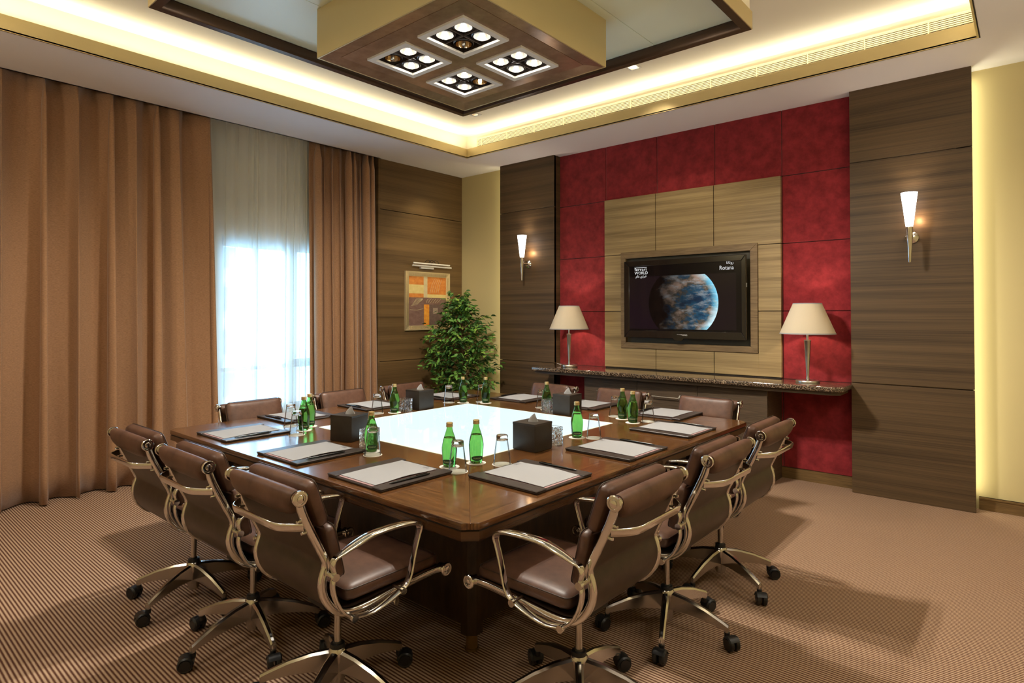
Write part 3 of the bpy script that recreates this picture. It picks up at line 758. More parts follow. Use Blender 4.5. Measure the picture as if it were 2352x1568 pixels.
# ------------------------------------------------------------------ picture and picture light
def picture():
    Y0_, Y1_, Z0_, Z1_ = 1.948, 2.732, 1.332, 2.106
    r = empty('framed_picture', (WX, (Y0_ + Y1_) / 2, Z0_)); cy_ = (Y0_ + Y1_) / 2
    tag(r, 'abstract painting of orange, yellow and brown blocks in a ribbed gold frame', 'picture')
    hw, hh, f = (Y1_ - Y0_) / 2, Z1_ - Z0_, .062
    m = M('pale_gold_frame', (.62, .50, .30), .38, .6); k = N(m)
    mb = MB(); o = [(-hw, 0), (hw, 0), (hw, hh), (-hw, hh)]; i_ = [(-hw + f, f), (hw - f, f), (hw - f, hh - f), (-hw + f, hh - f)]
    for q in range(4):
        q2 = (q + 1) % 4; a = [o[q], o[q2], i_[q2], i_[q]]
        mb.add([(.0, y, z) for y, z in a] + [(.028 if n < 2 else .018, y, z) for n, (y, z) in enumerate(a)], [(0, 1, 2, 3), (7, 6, 5, 4), (0, 4, 5, 1), (1, 5, 6, 2), (2, 6, 7, 3), (3, 7, 4, 0)])
    n = 46
    for q in range(n):
        yy = -hw + f + (2 * hw - 2 * f) * (q + .5) / n
        for zz in (f * .22, hh - f * .85): mb.box((.018, yy - .003, zz), (.030, yy + .003, zz + f * .62))
        zz = f + (hh - 2 * f) * (q + .5) / n
        for y2 in (-hw + f * .22, hw - f * .85): mb.box((.018, y2, zz - .003), (.030, y2 + f * .62, zz + .003))
    mb.build('frame', m, r)
    iw, ih = hw - f, hh - 2 * f; ca = MB()
    def paint(name, c1, c2):
        mm = M(name, c1, .6, spec=.3); kk = N(mm); ff = kk.noise(kk.pos((9, 14, 22), True), 1, 6, .6)
        kk.l(kk.ramp(ff, [(.3, c1), (.7, c2)]), kk.b.inputs['Base Color']); kk.bump(ff, .4, .004); return mm
    ms = [paint('paint_orange', (.50, .15, .03), (.66, .27, .06)), paint('paint_yellow', (.62, .48, .17), (.70, .56, .24)), paint('paint_brown', (.155, .085, .065), (.22, .13, .105)),
          paint('paint_sand', (.52, .43, .24), (.60, .50, .30)), paint('paint_dark', (.12, .075, .06), (.17, .11, .09)), paint('paint_flame', (.62, .16, .02), (.78, .40, .05)), paint('paint_square', (.30, .22, .16), (.36, .27, .20))]
    def blk(u0, v0, u1, v1, mi, th=.012):   # u left..right, v top..bottom, 0..1
        ca.box((.004, -iw + 2 * iw * u0, f + ih * (1 - v1)), (th, -iw + 2 * iw * u1, f + ih * (1 - v0)), mi)
    blk(0, 0, .39, .17, 0); blk(0, .17, .39, .35, 1); blk(0, .35, .39, .43, 0); blk(0, .43, .40, 1, 2); blk(.39, 0, .49, .43, 3); blk(.49, 0, 1, .36, 0); blk(.49, .36, 1, .43, 1)
    blk(.40, .43, 1, .57, 2); blk(.40, .57, .54, 1, 5); blk(.54, .57, 1, 1, 4); blk(.64, .64, .77, .76, 6, .014)
    ca.build('canvas', ms, r)
    ln = MB()
    def line(pts):
        ln.tube([(.013, -iw + 2 * iw * u, f + ih * (1 - v)) for u, v in pts], .0018, 5)
    for q in range(5): line([(.56 + q * .055, .33), (.60 + q * .055, .18), (.68 + q * .05, .04)])
    for q in range(6): line([(.45 + q * .06, .54), (.49 + q * .07, .47), (.54 + q * .06, .45)])
    for q in range(6): line([(.06 + q * .02, .60 - q * .02), (.20, .58 - q * .025), (.36, .47 - q * .004)])
    line([(.03, .68), (.2, .69), (.38, .66)])
    ln.build('relief_lines', ms[3], r, smooth=True)
    r2 = empty('picture_light', (WX, cy_ + .03, 2.175)); tag(r2, 'white double-tube picture light on the timber wall above the painting', 'picture light')
    a = MB(); a.box((.0, -.17, -.028), (.035, .06, .012)); a.build('wall_plate', MT['white'], r2, bevel=.003)
    c_ = MB(); c_.cyl((.085, -.34, .035), (.085, .30, .035), .011, 12); c_.build('tube', MT['white'], r2, smooth=True)
    c_ = MB(); c_.cyl((.055, -.33, .006), (.055, .36, .006), .011, 12); c_.build('tube', MT['white'], r2, smooth=True)
    c_ = MB()
    for y in (-.10, -.03, .03): c_.tube(smoothpath([(.02, y, .01), (.03, y + .01, .07), (.055, y + .035, .09), (.08, y + .06, .07), (.085, y + .07, .04)]), .0035, 6)
    c_.build('cable', MT['black'], r2, smooth=True)
picture()

# ------------------------------------------------------------------ potted ficus
def ficus():
    rnd = random.Random(5); bx, by = -2.58, 2.46
    r = empty('potted_tree', (bx, by, 0)); tag(r, 'leafy green potted fig tree in the corner beside the painting', 'potted tree')
    MB().lathe([(0, 0), (.14, 0), (.19, .30), (.20, .34), (.185, .34), (.175, .31), (0, .30)], seg=28).build('pot', M('brown_pot', (.10, .06, .04), .5), r, smooth=True, ang=40)
    bark = wood('bark', (.07, .035, .02), (.20, .11, .06), (40, 40, 12), .8, obj=True)
    tr_ = MB(); trunks = []
    for q in range(3):
        a0_ = q * 2.1; pts = []
        for s in range(26):
            z = .28 + 1.40 * s / 25; a = a0_ + z * 7
            rad = .022 * (1 - .5 * s / 25)
            pts.append((rad * math.cos(a) + .02 * math.sin(z * 3), rad * math.sin(a), z))
        tr_.tube(pts, [.013 * (1 - .6 * s / 25) for s in range(26)], 7); trunks.append(pts)
    lf = MB(); lv = []
    def leaf(p, d, L, wd, mi):
        d = d.normalized(); up_ = Vector((0, 0, 1)); s = d.cross(up_)
        if s.length < .05: s = Vector((1, 0, 0))
        s.normalize(); n_ = s.cross(d); rot = Matrix.Rotation(rnd.uniform(-.9, .9), 3, d); s = rot @ s; n_ = rot @ n_
        fold = wd * .25
        P_ = [p, p + d * L * .25 + s * wd * .8 + n_ * fold, p + d * L * .6 + s * wd * .85 + n_ * fold - n_ * L * .05, p + d * L - n_ * L * .16, p + d * L * .6 - s * wd * .85 + n_ * fold - n_ * L * .05, p + d * L * .25 - s * wd * .8 + n_ * fold, p + d * L * .3, p + d * L * .65 - n_ * L * .05]
        lf.add(P_, [(0, 6, 1), (6, 7, 2, 1), (7, 3, 2), (0, 5, 6), (6, 5, 4, 7), (7, 4, 3)], mi)
    nb = 120
    for q in range(nb):
        h = (q + rnd.random()) / nb
        z = .36 + 1.30 * h
        # silhouette: wide low-middle, pointed top
        env = .60 * math.sin(min(1, (1.05 - h) * 1.45) * PI / 2) ** .85 * (.55 + .45 * min(1, h / .25))
        a = q * 2.399 + rnd.uniform(-.4, .4); L = env * rnd.uniform(.55, 1.0)
        ti = min(25, int((z - .28) / 1.40 * 25)); st = Vector(trunks[q % 3][ti])
        dirv = Vector((math.cos(a), math.sin(a), 0)); 
        # keep clear of walls
        pts = []
        for s in range(6):
            u = s / 5; p = st + dirv * L * u + Vector((0, 0, .22 * L * u + .20 * u - .30 * L * u * u + .03 * math.sin(q + s)))
            p.x = max(p.x, WX + .08 - bx); p.y = min(p.y, WY - .09 - by); pts.append(p)
        tr_.tube(pts, [.0055, .0045, .004, .003, .0025, .0015], 5)
        nl = int(14 + 34 * L)
        for s in range(nl):
            u = .22 + .80 * (s + rnd.random()) / nl; u = min(u, 1.0)
            i0 = min(4, int(u * 5)); p = pts[i0].lerp(pts[i0 + 1], u * 5 - i0)
            side = 1 if s % 2 else -1
            d = dirv * rnd.uniform(.3, 1.0) + Vector((-dirv.y, dirv.x, 0)) * side * rnd.uniform(.3, 1.0) + Vector((0, 0, rnd.uniform(-.65, .35)))
            off = Vector((rnd.uniform(-.03, .03), rnd.uniform(-.03, .03), rnd.uniform(-.03, .03)))
            mi = 0 if rnd.random() < .62 else (1 if rnd.random() < .75 else 2)
            if u > .8 and rnd.random() < .5: mi = 1
            leaf(p + off, d, rnd.uniform(.060, .095), rnd.uniform(.015, .022), mi)
    for s in range(110):
        z = 1.52 + .16 * rnd.random(); a = rnd.random() * 6.28; leaf(Vector((.03 * math.cos(a) + .02, .03 * math.sin(a), z)), Vector((math.cos(a) * .7, math.sin(a) * .7, rnd.uniform(.2, 1.4))), rnd.uniform(.06, .09), .016, 1 if rnd.random() < .6 else 2)
    tr_.build('trunk', bark, r, smooth=True)
    def lm(n, c): 
        m = M(n, c, .45, spec=.4); return m
    lf.build('foliage', [lm('leaf_dark', (.030, .095, .020)), lm('leaf_mid', (.115, .26, .045)), lm('leaf_light', (.27, .44, .07))], r)
ficus()

# ------------------------------------------------------------------ conference table
T = 1.4648; CH = .05; TZ = .75; G = .7365
def table():
    r = empty('conference_table', (0, 0, 0)); tag(r, 'large square brown timber conference table with cut corners and a glowing centre', 'table')
    # each side is a mitred trapezoid with chamfered outer corners
    def side(k, z0, z1, t_, inner, mat, name, bevel=0):
        c = CH * t_ / T; s2 = c / 1.0
        pts = [(-t_ + c / 2, -t_ + c / 2), (-t_ + c, -t_), (t_ - c, -t_), (t_ - c / 2, -t_ + c / 2), (inner, -inner), (-inner, -inner)]
        a = k * PI / 2; ca, sa = math.cos(a), math.sin(a)
        q = [(x * ca - y * sa, x * sa + y * ca) for x, y in pts]
        return MB().prism(q, z0, z1).build(name, mat, r, bevel=bevel, seg=1)
    for k in range(4): side(k, TZ - .027, TZ, T - .0008 * 0, G + .004, MT['top_x'] if k % 2 == 0 else MT['top_y'], 'tabletop_section', .0018)
    def ring(z0, z1, t_, inner, mat, name):
        mb = MB()
        for k in range(4):
            c = CH * t_ / T; pts = [(-t_ + c / 2, -t_ + c / 2), (-t_ + c, -t_), (t_ - c, -t_), (t_ - c / 2, -t_ + c / 2), (inner, -inner), (-inner, -inner)]
            a = k * PI / 2; ca, sa = math.cos(a), math.sin(a); mb.prism([(x * ca - y * sa, x * sa + y * ca) for x, y in pts], z0, z1)
        return mb.build(name, mat, r)
    ring(TZ - .034, TZ - .027, T - .006, G + .1, MT['darkline'], 'groove')
    ring(TZ - .066, TZ - .034, T - .002, G + .1, MT['table_edge'], 'edge_moulding')
    ring(TZ - .084, TZ - .066, T - .028, G + .1, MT['table_edge'], 'lower_moulding')
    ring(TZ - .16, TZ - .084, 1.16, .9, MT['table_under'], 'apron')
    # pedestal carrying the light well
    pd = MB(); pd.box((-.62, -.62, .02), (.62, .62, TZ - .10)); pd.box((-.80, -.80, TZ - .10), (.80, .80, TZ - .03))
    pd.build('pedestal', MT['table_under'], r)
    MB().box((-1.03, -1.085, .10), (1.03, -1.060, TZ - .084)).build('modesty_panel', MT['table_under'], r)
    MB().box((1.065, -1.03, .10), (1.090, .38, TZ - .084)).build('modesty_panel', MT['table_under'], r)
    for sx, sy in ((1, -1), (-1, -1), (1, 1), (-1, 1)):
        x, y = 1.09 * sx, -1.075 * -sy; l_ = .055
        p = [(x + l_ * math.cos(PI / 8 + PI / 4 * q), y + l_ * math.sin(PI / 8 + PI / 4 * q)) for q in range(8)]
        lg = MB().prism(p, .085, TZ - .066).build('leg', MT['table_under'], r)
        MB().lathe([(.028, .0), (.033, .002), (.033, .012), (.028, .014), (.028, .086), (0, .086)], (x, y, 0), 20).build('foot', M('brass_foot', (.35, .24, .10), .3, .9), lg, smooth=True)
    gp = MB().box((-G, -G, TZ - .010), (G, G, TZ + .0015)).build('luminous_panel', MT['panel_light'], r); gp['label'] = 'glowing white glass panel'
    ed = MB(); w_ = .004
    for a in ((-G - w_, -G - w_, G + w_, -G), (-G - w_, G, G + w_, G + w_), (-G - w_, -G, -G, G), (G, -G, G + w_, G)): ed.box((a[0], a[1], TZ - .01), (a[2], a[3], TZ + .0018))
    ed.build('glass_edge', M('glass_edge', (.75, .80, .62), .3, emis=(.9, .95, .7), estr=.5), r)
table()

# ------------------------------------------------------------------ chairs
RAIL = [(-.317, .914), (-.293, .846), (-.267, .789), (-.236, .726), (-.209, .671), (-.205, .646), (-.216, .612), (-.220, .576), (-.211, .538), (-.186, .497), (-.144, .462), (-.08, .447), (.041, .452), (.15, .462), (.25, .468), (.32, .468), (.362, .462)]
ARM = [(-.118, .446), (-.160, .480), (-.190, .535), (-.201, .585), (-.193, .622), (-.201, .652), (-.192, .678), (-.160, .688), (-.110, .704), (-.038, .721), (.05, .724), (.13, .720), (.180, .710), (.198, .694), (.196, .672), (.182, .630), (.164, .570), (.150, .515), (.128, .480), (.085, .460), (.014, .440), (-.05, .434), (-.118, .446)]
HWD = .235
def make_chair():
    r = empty('office_chair')
    rail3 = lambda x: smoothpath([(x, y, z) for y, z in RAIL], 4)
    for sx in (-1, 1):
        x = sx * HWD
        ra = MB().tube(rail3(x), .012, sec=rsec(.9, 1.15, .45), up=(1, 0, 0)).build('side_rail', MT['chrome'], r, smooth=True, ang=60)
        for (y, z) in (RAIL[0], RAIL[-1]):
            c_ = MB(); d0 = x + sx * .014; prof = [(.0, 0), (.026, 0), (.028, .004), (.028, .012), (.025, .015), (.019, .015), (.018, .012), (.013, .012), (.012, .016), (.006, .017), (0, .017)]
            c_.lathe([(rr, sx * zz - sx * .004) for rr, zz in prof], (d0, y, z), 22, axis='x'); c_.cyl((x - sx * .02, y, z), (d0, y, z), .020, 16)
            c_.build('end_cap', MT['chrome'], ra, smooth=True, ang=40)
    # leather sling between the rails
    path = rail3(0); sl_ = MB(); wdt = HWD - .008; n = len(path)
    vs = []
    for off in (-.005, .005):
        for i, p in enumerate(path):
            t_ = (path[min(i + 1, n - 1)] - path[max(i - 1, 0)]).normalized(); nn = Vector((0, t_.z, -t_.y)); q = p + nn * off
            for k in range(9):
                xx = -wdt + 2 * wdt * k / 8; vs.append((xx, q.y, q.z))
    fs = []; m_ = 9; b_ = n * m_
    for i in range(n - 1):
        for k in range(8):
            a = i * m_ + k; fs.append((a, a + 1, a + m_ + 1, a + m_)); fs.append((b_ + a, b_ + a + m_, b_ + a + m_ + 1, b_ + a + 1))
    sl_.add(vs, fs); sl_.build('sling', MT['leather_back'], r, smooth=True)
    # padded roll at the top
    tr_ = MB(); t0 = Vector((0, RAIL[1][0] - RAIL[0][0], RAIL[1][1] - RAIL[0][1])).normalized(); nn = Vector((0, t0.z, -t0.y)); c0 = Vector((0, RAIL[0][0], RAIL[0][1]))
    vs = []; fs = []; S_ = 20; ns = 22
    for i in range(ns + 1):
        u = -1 + 2 * i / ns; xx = u * (HWD - .006); e_ = (1 - abs(u) ** 5); e_ = max(0, e_) ** .5
        A = .026 + .028 * e_; B = .022 + .014 * e_; cc = c0 + t0 * (.003 + .024 * e_)
        for k in range(S_):
            a = 2 * PI * k / S_; p = cc + t0 * A * math.cos(a) + nn * (-B * math.sin(a)); p = p + nn * (0.002 * 0)
            vs.append((xx, p.y, p.z))
    for i in range(ns):
        for k in range(S_): k2 = (k + 1) % S_; fs.append((i * S_ + k, (i + 1) * S_ + k, (i + 1) * S_ + k2, i * S_ + k2))
    fs.append(tuple(range(S_))); fs.append(tuple(range(ns * S_, ns * S_ + S_))[::-1])
    tr_.add(vs, fs).build('head_roll', MT['leather'], r, smooth=True, ang=60)
    # cushions
    def cu(name, y0, z0, y1, z1, th, off, w_=.44, puff=.008):
        d = Vector((0, y1 - y0, z1 - z0)); L = d.length; d.normalize(); nn_ = Vector((0, d.z, -d.y))   # towards the sitter
        c = Vector((0, (y0 + y1) / 2, (z0 + z1) / 2)) + nn_ * off
        mtx = Matrix.Translation(c) @ Matrix(((1, 0, 0, 0), (0, nn_.y, d.y, 0), (0, nn_.z, d.z, 0), (0, 0, 0, 1)))
        return cushion((w_, th, L), .024, puff, MT['leather'], name, r, mtx)
    cu('back_cushion', -.239, .765, -.300, .935, .055, .045)
    cu('back_cushion', -.175, .560, -.222, .765, .055, .045)
    cu('seat_cushion', -.150, .500, .345, .500, .058, .0, .455, .010) if False else cushion((.455, .058, .455), .024, .009, MT['leather'], 'seat_cushion', r, Matrix.Translation((0, .115, .502)) @ Matrix.Rotation(-PI / 2, 4, 'X') @ Matrix.Rotation(PI, 4, 'Z'))
    # arms
    for sx in (-1, 1):
        x = sx * .272; pts = smoothpath([(x, y, z) for y, z in ARM], 3)
        rad_ = [.0058 + .0028 * max(0, min(1, (p.z - .66) / .05)) * max(0, min(1, (p.y + .19) / .08)) for p in pts]
        ar = MB().tube(pts, rad_, sec=rsec(2.6, .9, .9), up=(1, 0, 0)).build('armrest', MT['chrome'], r, smooth=True, ang=60)
        for y, z in ((-.198, .618), (-.118, .446), (.105, .467)):
            b2 = MB(); b2.cyl((sx * .222, y, z), (x + sx * .016, y, z), .009, 14); b2.cyl((x + sx * .008, y, z), (x + sx * .020, y, z), .014, 14)
            b2.build('bolt', MT['chrome'], ar, smooth=True, ang=40)
    br = MB(); ys, zs = -.300, .822
    P_ = [(HWD - .002, -.290, .806), (HWD - .03, -.318, .806), (HWD - .075, -.352, .808), (HWD - .13, -.362, .812), (0, -.364, .814), (-HWD + .13, -.362, .812), (-HWD + .075, -.352, .808), (-HWD + .03, -.318, .806), (-HWD + .002, -.290, .806)]
    bo = br.tube(smoothpath(P_, 4), .0045, sec=rsec(3.4, 1.0, .9), up=(0, -.25, 1)).build('back_brace', MT['chrome'], r, smooth=True, ang=60)
    for sx in (-1, 1):
        for dz in (-.022, .022): MB().cyl((sx * (HWD - .006), -.286 - dz * .4, .806 + dz), (sx * (HWD - .006), -.306 - dz * .4, .806 + dz), .0055, 8).build('bolt', MT['chrome'], bo, smooth=True)
    # lifting gear
    md = MB(); md.box((-.06, -.10, .395), (.06, .11, .437)); md.cyl((0, 0, .36), (0, 0, .40), .032, 18); md.cyl((-.215, -.06, .440), (.215, -.06, .440), .008, 8); md.cyl((-.215, .10, .452), (.215, .10, .452), .008, 8)
    md.build('tilt_mechanism', MT['black'], r, bevel=.004, seg=1)
    lv_ = MB(); lv_.cyl((.05, .05, .415), (.20, .10, .412), .005, 8); lv_.cyl((.20, .10, .412), (.235, .11, .412), .008, 12); lv_.cyl((.235, .11, .412), (.24, .112, .412), .016, 14)
    lv_.build('lever', MT['nickel'], r, smooth=True, ang=40)
    MB().cyl((0, 0, .19), (0, 0, .37), .0145, 18).build('gas_column', MT['alu'], r, smooth=True, ang=40)
    hb = MB(); hb.lathe([(.0, .05), (.024, .05), (.030, .07), (.031, .14), (.036, .15), (.036, .188), (.030, .196), (0, .196)], seg=24); hub = hb.build('base_hub', MT['alu'], r, smooth=True, ang=40)
    MB().lathe([(.028, .195), (.030, .197), (.028, .212), (.018, .214), (.016, .22), (0.0, .22)], seg=20).build('collar', MT['black'], hub, smooth=True)
    for k in range(5):
        a = k * 2 * PI / 5; ca, sa = math.cos(a), math.sin(a)
        ptc = [(.026, .188, .105, .017), (.10, .178, .108, .016), (.19, .153, .100, .0145), (.27, .120, .084, .0125), (.300, .106, .076, .012)]
        vs = []; fs = []
        for (d, zt, zb, hw) in ptc:
            for (s1, z) in ((-1, zb), (1, zb), (1.0, zt - .008), (.45, zt), (-.45, zt), (-1.0, zt - .008)):
                wv = hw * s1; vs.append((d * ca - wv * sa, d * sa + wv * ca, z))
        for i in range(4):
            for j in range(6): j2 = (j + 1) % 6; fs.append((i * 6 + j, i * 6 + j2, (i + 1) * 6 + j2, (i + 1) * 6 + j))
        fs.append(tuple(range(6))[::-1]); fs.append(tuple(range(24, 30)))
        lg = MB().add(vs, fs); tx_, ty_ = .300 * ca, .300 * sa
        lg.cyl((tx_ - .008 * ca, ty_ - .008 * sa, .066), (tx_ - .008 * ca, ty_ - .008 * sa, .096), .0115, 12)
        lo = lg.build('base_leg', MT['alu'], r, smooth=True, ang=30)
        # caster, trailing sideways a little
        th = a + (k * 1.7 % 1.3 - .6); cx_, cy_ = tx_ + .020 * math.cos(th), ty_ + .020 * math.sin(th); px, py = -math.sin(th), math.cos(th)
        cs = MB()
        for sgn in (-1, 1):
            prof = [(0, .0), (.024, .0), (.030, .003), (.0325, .009), (.0325, .018), (.028, .022), (.024, .021), (.022, .024), (0, .024)]
            cs2 = MB().lathe(prof, seg=20, axis='y'); base = len(cs.v)
            for (vx, vy, vz) in cs2.v:
                yy = sgn * (.004 + vy); cs.v.append((cx_ + vx * math.cos(th) + px * yy, cy_ + vx * math.sin(th) + py * yy, .0325 + vz))
            cs.f += [tuple(i + base for i in f) for f in cs2.f]; cs.mi += [0] * len(cs2.f)
        # hood
        hv = []; hf = []; nh = 9
        for i in range(nh):
            an = PI * .02 + PI * .80 * i / (nh - 1)
            for rr_ in (.0345,):
                for yy in (-.030, -.024, .024, .030):
                    rq = rr_ if abs(yy) < .028 else rr_ - .006
                    vx = rq * math.cos(an); hv.append((cx_ + vx * math.cos(th + PI) + px * yy, cy_ + vx * math.sin(th + PI) + py * yy, .0325 + rq * math.sin(an)))
        for i in range(nh - 1):
            for j in range(3): hf.append((i * 4 + j, i * 4 + j + 1, (i + 1) * 4 + j + 1, (i + 1) * 4 + j))
        cs.add(hv, hf); cs.cyl((tx_ - .008 * ca, ty_ - .008 * sa, .052), (tx_ - .008 * ca, ty_ - .008 * sa, .073), .013, 12)
        cs.build('caster', MT['black'], lo, smooth=True, ang=40)
    return r
LOWER = ('side_rail', 'sling', 'head_roll', 'back_cushion', 'seat_cushion', 'armrest', 'back_brace', 'tilt_mechanism', 'lever')
chair0 = make_chair(); chair_used = [False]
for ch in list(chair0.children):      # children that turn with the star base get their own angle
    pass
def place_chair(x, y, rz, star, label, drop=0.0, tw=0.0):
    c = chair0 if not chair_used[0] else dup(chair0); chair_used[0] = True
    c.location = (x, y, 0); c.rotation_euler = (0, 0, rz + tw)
    for ch in c.children:
        nm = ch.name.split('.')[0]
        if nm in ('base_leg', 'base_hub'): ch.rotation_euler = (0, 0, math.radians(star) - rz - tw)
        elif nm in LOWER: ch.location = (0, 0, -drop)
        elif nm == 'gas_column': ch.location = (0, 0, -drop * .5)
    tag(c, label, 'chair', 'brown leather chairs around the conference table')
    return c
D90 = PI / 2
place_chair(.915, -1.672, 0, 84, 'brown leather chair on the near left side, largest one left of centre')
place_chair(.24, -1.692, 0, -82, 'brown leather chair in the middle of the near left side')
place_chair(-.42, -1.70, 0, -65, 'leftmost brown leather chair, at the curtain end of the near left side')
place_chair(1.69, -1.08, D90, 90, 'brown leather chair on the near right side, closest to the table corner')
place_chair(1.69, -.32, D90, 4, 'brown leather chair in the middle of the near right side')
place_chair(1.68, .38, D90, -26, 'brown leather chair on the near right side, farthest back')
DR = .085
place_chair(-1.33, -.80, -D90, 30, 'brown leather chair in front of the sheer curtained window', DR)
place_chair(-1.33, .005, -D90, 10, 'brown leather chair in front of the narrow brown drape', DR)
place_chair(-1.35, .76, -D90, 55, 'brown leather chair in front of the painting wall', DR, .06)
place_chair(-.48, 1.37, 2 * D90, 20, 'brown leather chair below the left wall lamp, left on the television side', DR)
place_chair(.28, 1.37, 2 * D90, 65, 'brown leather chair in the middle of the television side', DR - .01)
place_chair(1.075, 1.37, 2 * D90, 40, 'brown leather chair at the right end of the television side', DR - .01)

# ------------------------------------------------------------------ things on the table
SEATS = {  # seat: (folder x, y, rz), phrase
 'C': ((.655, -1.205, 0), 'nearest the front corner on the near left side'),
 'B': ((-.060, -1.205, 0), 'in the middle of the near left side'),
 'A': ((-.915, -1.19, 0), 'at the left corner of the table'),
 'D': ((1.20, -.78, D90), 'nearest the front corner on the near right side'),
 'E': ((1.215, .005, D90), 'in the middle of the near right side'),
 'F': ((1.19, .785, D90), 'at the far end of the near right side'),
 'G': ((-1.24, -.62, -D90), 'in front of the window chair'),
 'H': ((-1.26, .10, -D90), 'in front of the middle window-side chair'),
 'I': ((-1.20, .93, -D90), 'in front of the painting-side chair'),
 'J': ((-.57, 1.285, PI), 'in front of the leftmost television-side chair'),
 'K': ((.120, 1.33, PI), 'in front of the middle television-side chair'),
 'L': ((.86, 1.35, PI), 'in front of the rightmost television-side chair')}
FZ = TZ
def make_folder():
    r = empty('desk_pad')
    MB().box((-.213, -.215, .0005), (.213, .215, .010)).build('board', MT['folder'], r, bevel=.0025, seg=1)
    for sx in (-1, 1):
        MB().box((min(sx * .145, sx * .216), -.218, .0085), (max(sx * .145, sx * .216), .218, .016)).build('side_band', MT['folder'], r, bevel=.003, seg=1)
    return r
def make_pad():
    r = empty('notepad'); n = 14; m_ = 6
    def sheet(x0, x1, y0, y1, zb, curl, name, mat, th=.0):
        vs = []; fs = []
        for s in (0, 1):
            for i in range(n + 1):
                for j in range(m_ + 1):
                    u, v = i / n, j / m_; y = y0 + (y1 - y0) * u; x = x0 + (x1 - x0) * v
                    z = zb + (0 if s else -th) + curl * math.sin(PI * u) ** 2 * (.4 + .6 * v) + curl * .8 * max(0, u - .75) * 2
                    vs.append((x, y, z))
        b_ = (n + 1) * (m_ + 1); w_ = m_ + 1
        for i in range(n):
            for j in range(m_): a = i * w_ + j; fs.append((a, a + w_, a + w_ + 1, a + 1)); fs.append((b_ + a, b_ + a + 1, b_ + a + w_ + 1, b_ + a + w_))
        for i in range(n):
            a = i * w_; fs.append((a, b_ + a, b_ + a + w_, a + w_)); a = i * w_ + m_; fs.append((a, a + w_, b_ + a + w_, b_ + a))
        for j in range(m_): fs.append((j, j + 1, b_ + j + 1, b_ + j)); a = n * w_ + j; fs.append((a, b_ + a, b_ + a + 1, a + 1))
        return MB().add(vs, fs).build(name, mat, r, smooth=True, ang=40)
    sheet(-.136, .136, -.205, .178, .0135, .0, 'page_stack', MT['pink'], .003)
    sheet(-.138, .138, -.192, .182, .0160, .007, 'top_sheet', MT['paper'], .0012)
    text('letterhead', 'Rotana', .014, MT['ink'], r, (.062, .158, .0225), (0, 0, 0), .0002)
    text('letterhead', 'hotel & resorts', .0065, MT['ink'], r, (.066, .148, .0222), (0, 0, 0), .0002)
    return r
def make_pen():
    mb = MB(); mb.tube([(0, -.118, 0), (0, -.112, 0), (0, -.095, 0), (0, 0, 0), (0, .005, 0), (0, .105, 0), (0, .122, 0)], [.0008, .0022, .0046, .0050, .0056, .0050, .0034], 12); mb.box((-.0012, .04, .004), (.0012, .108, .0078))
    o = mb.build('pen', MT['pen'], smooth=True, ang=40); return o
f0, p0_, n0_ = make_folder(), make_pad(), make_pen(); first = True
for s, ((x, y, rz), ph) in SEATS.items():
    f, p, n_ = (f0, p0_, n0_) if first else (dup(f0), dup(p0_), dup(n0_)); first = False
    rz2 = rz + random.uniform(-.02, .02)
    f.location = (x, y, FZ); f.rotation_euler = (0, 0, rz2); tag(f, 'brown leather desk pad ' + ph, 'desk pad', 'leather desk pads on the table')
    p.location = (x, y, FZ); p.rotation_euler = (0, 0, rz2); tag(p, 'white notepad on the pad ' + ph, 'notepad', 'notepads on the desk pads')
    c_, s_ = math.cos(rz2), math.sin(rz2); lx, ly = .183, -.03
    n_.location = (x + c_ * lx - s_ * ly, y + s_ * lx + c_ * ly, FZ + .0213); n_.rotation_euler = (0, 0, rz2 + random.uniform(-.03, .03)); tag(n_, 'black pen on the pad ' + ph, 'pen', 'black pens on the desk pads')
WHO = {'C': 'left of the near pair at the front', 'D': 'right of the near pair at the front', 'E': 'right of the near tissue box', 'F': 'nearer one of the right-hand pair',
       'L': 'farther one of the right-hand pair', 'K': 'behind the television-side tissue box', 'J': 'right one of the far corner pair', 'I': 'left one of the far corner pair',
       'H': 'left of the window-side tissue box', 'B': 'right of the left tissue box', 'A': 'nearer one of the left-hand pair', 'G': 'farther one of the left-hand pair'}
BOT = {'C': (.760, -.905), 'D': (.808, -.755), 'E': (.836, .146), 'F': (.841, .855), 'L': (.700, .950), 'K': (-.008, .930), 'J': (-.647, .870), 'I': (-.820, .757), 'H': (-.843, .005), 'B': (.160, -.955), 'A': (-.718, -.870), 'G': (-.820, -.765)}
GLS = {'C': (.862, -.945), 'D': (.935, -.690), 'E': (.926, .206), 'F': (.902, .975), 'L': (.600, 1.01), 'K': (-.105, .985), 'J': (-.725, .898), 'I': (-.917, .672), 'H': (-.918, -.110), 'B': (.240, -1.005), 'A': (-.610, -.985), 'G': (-.935, -.845)}
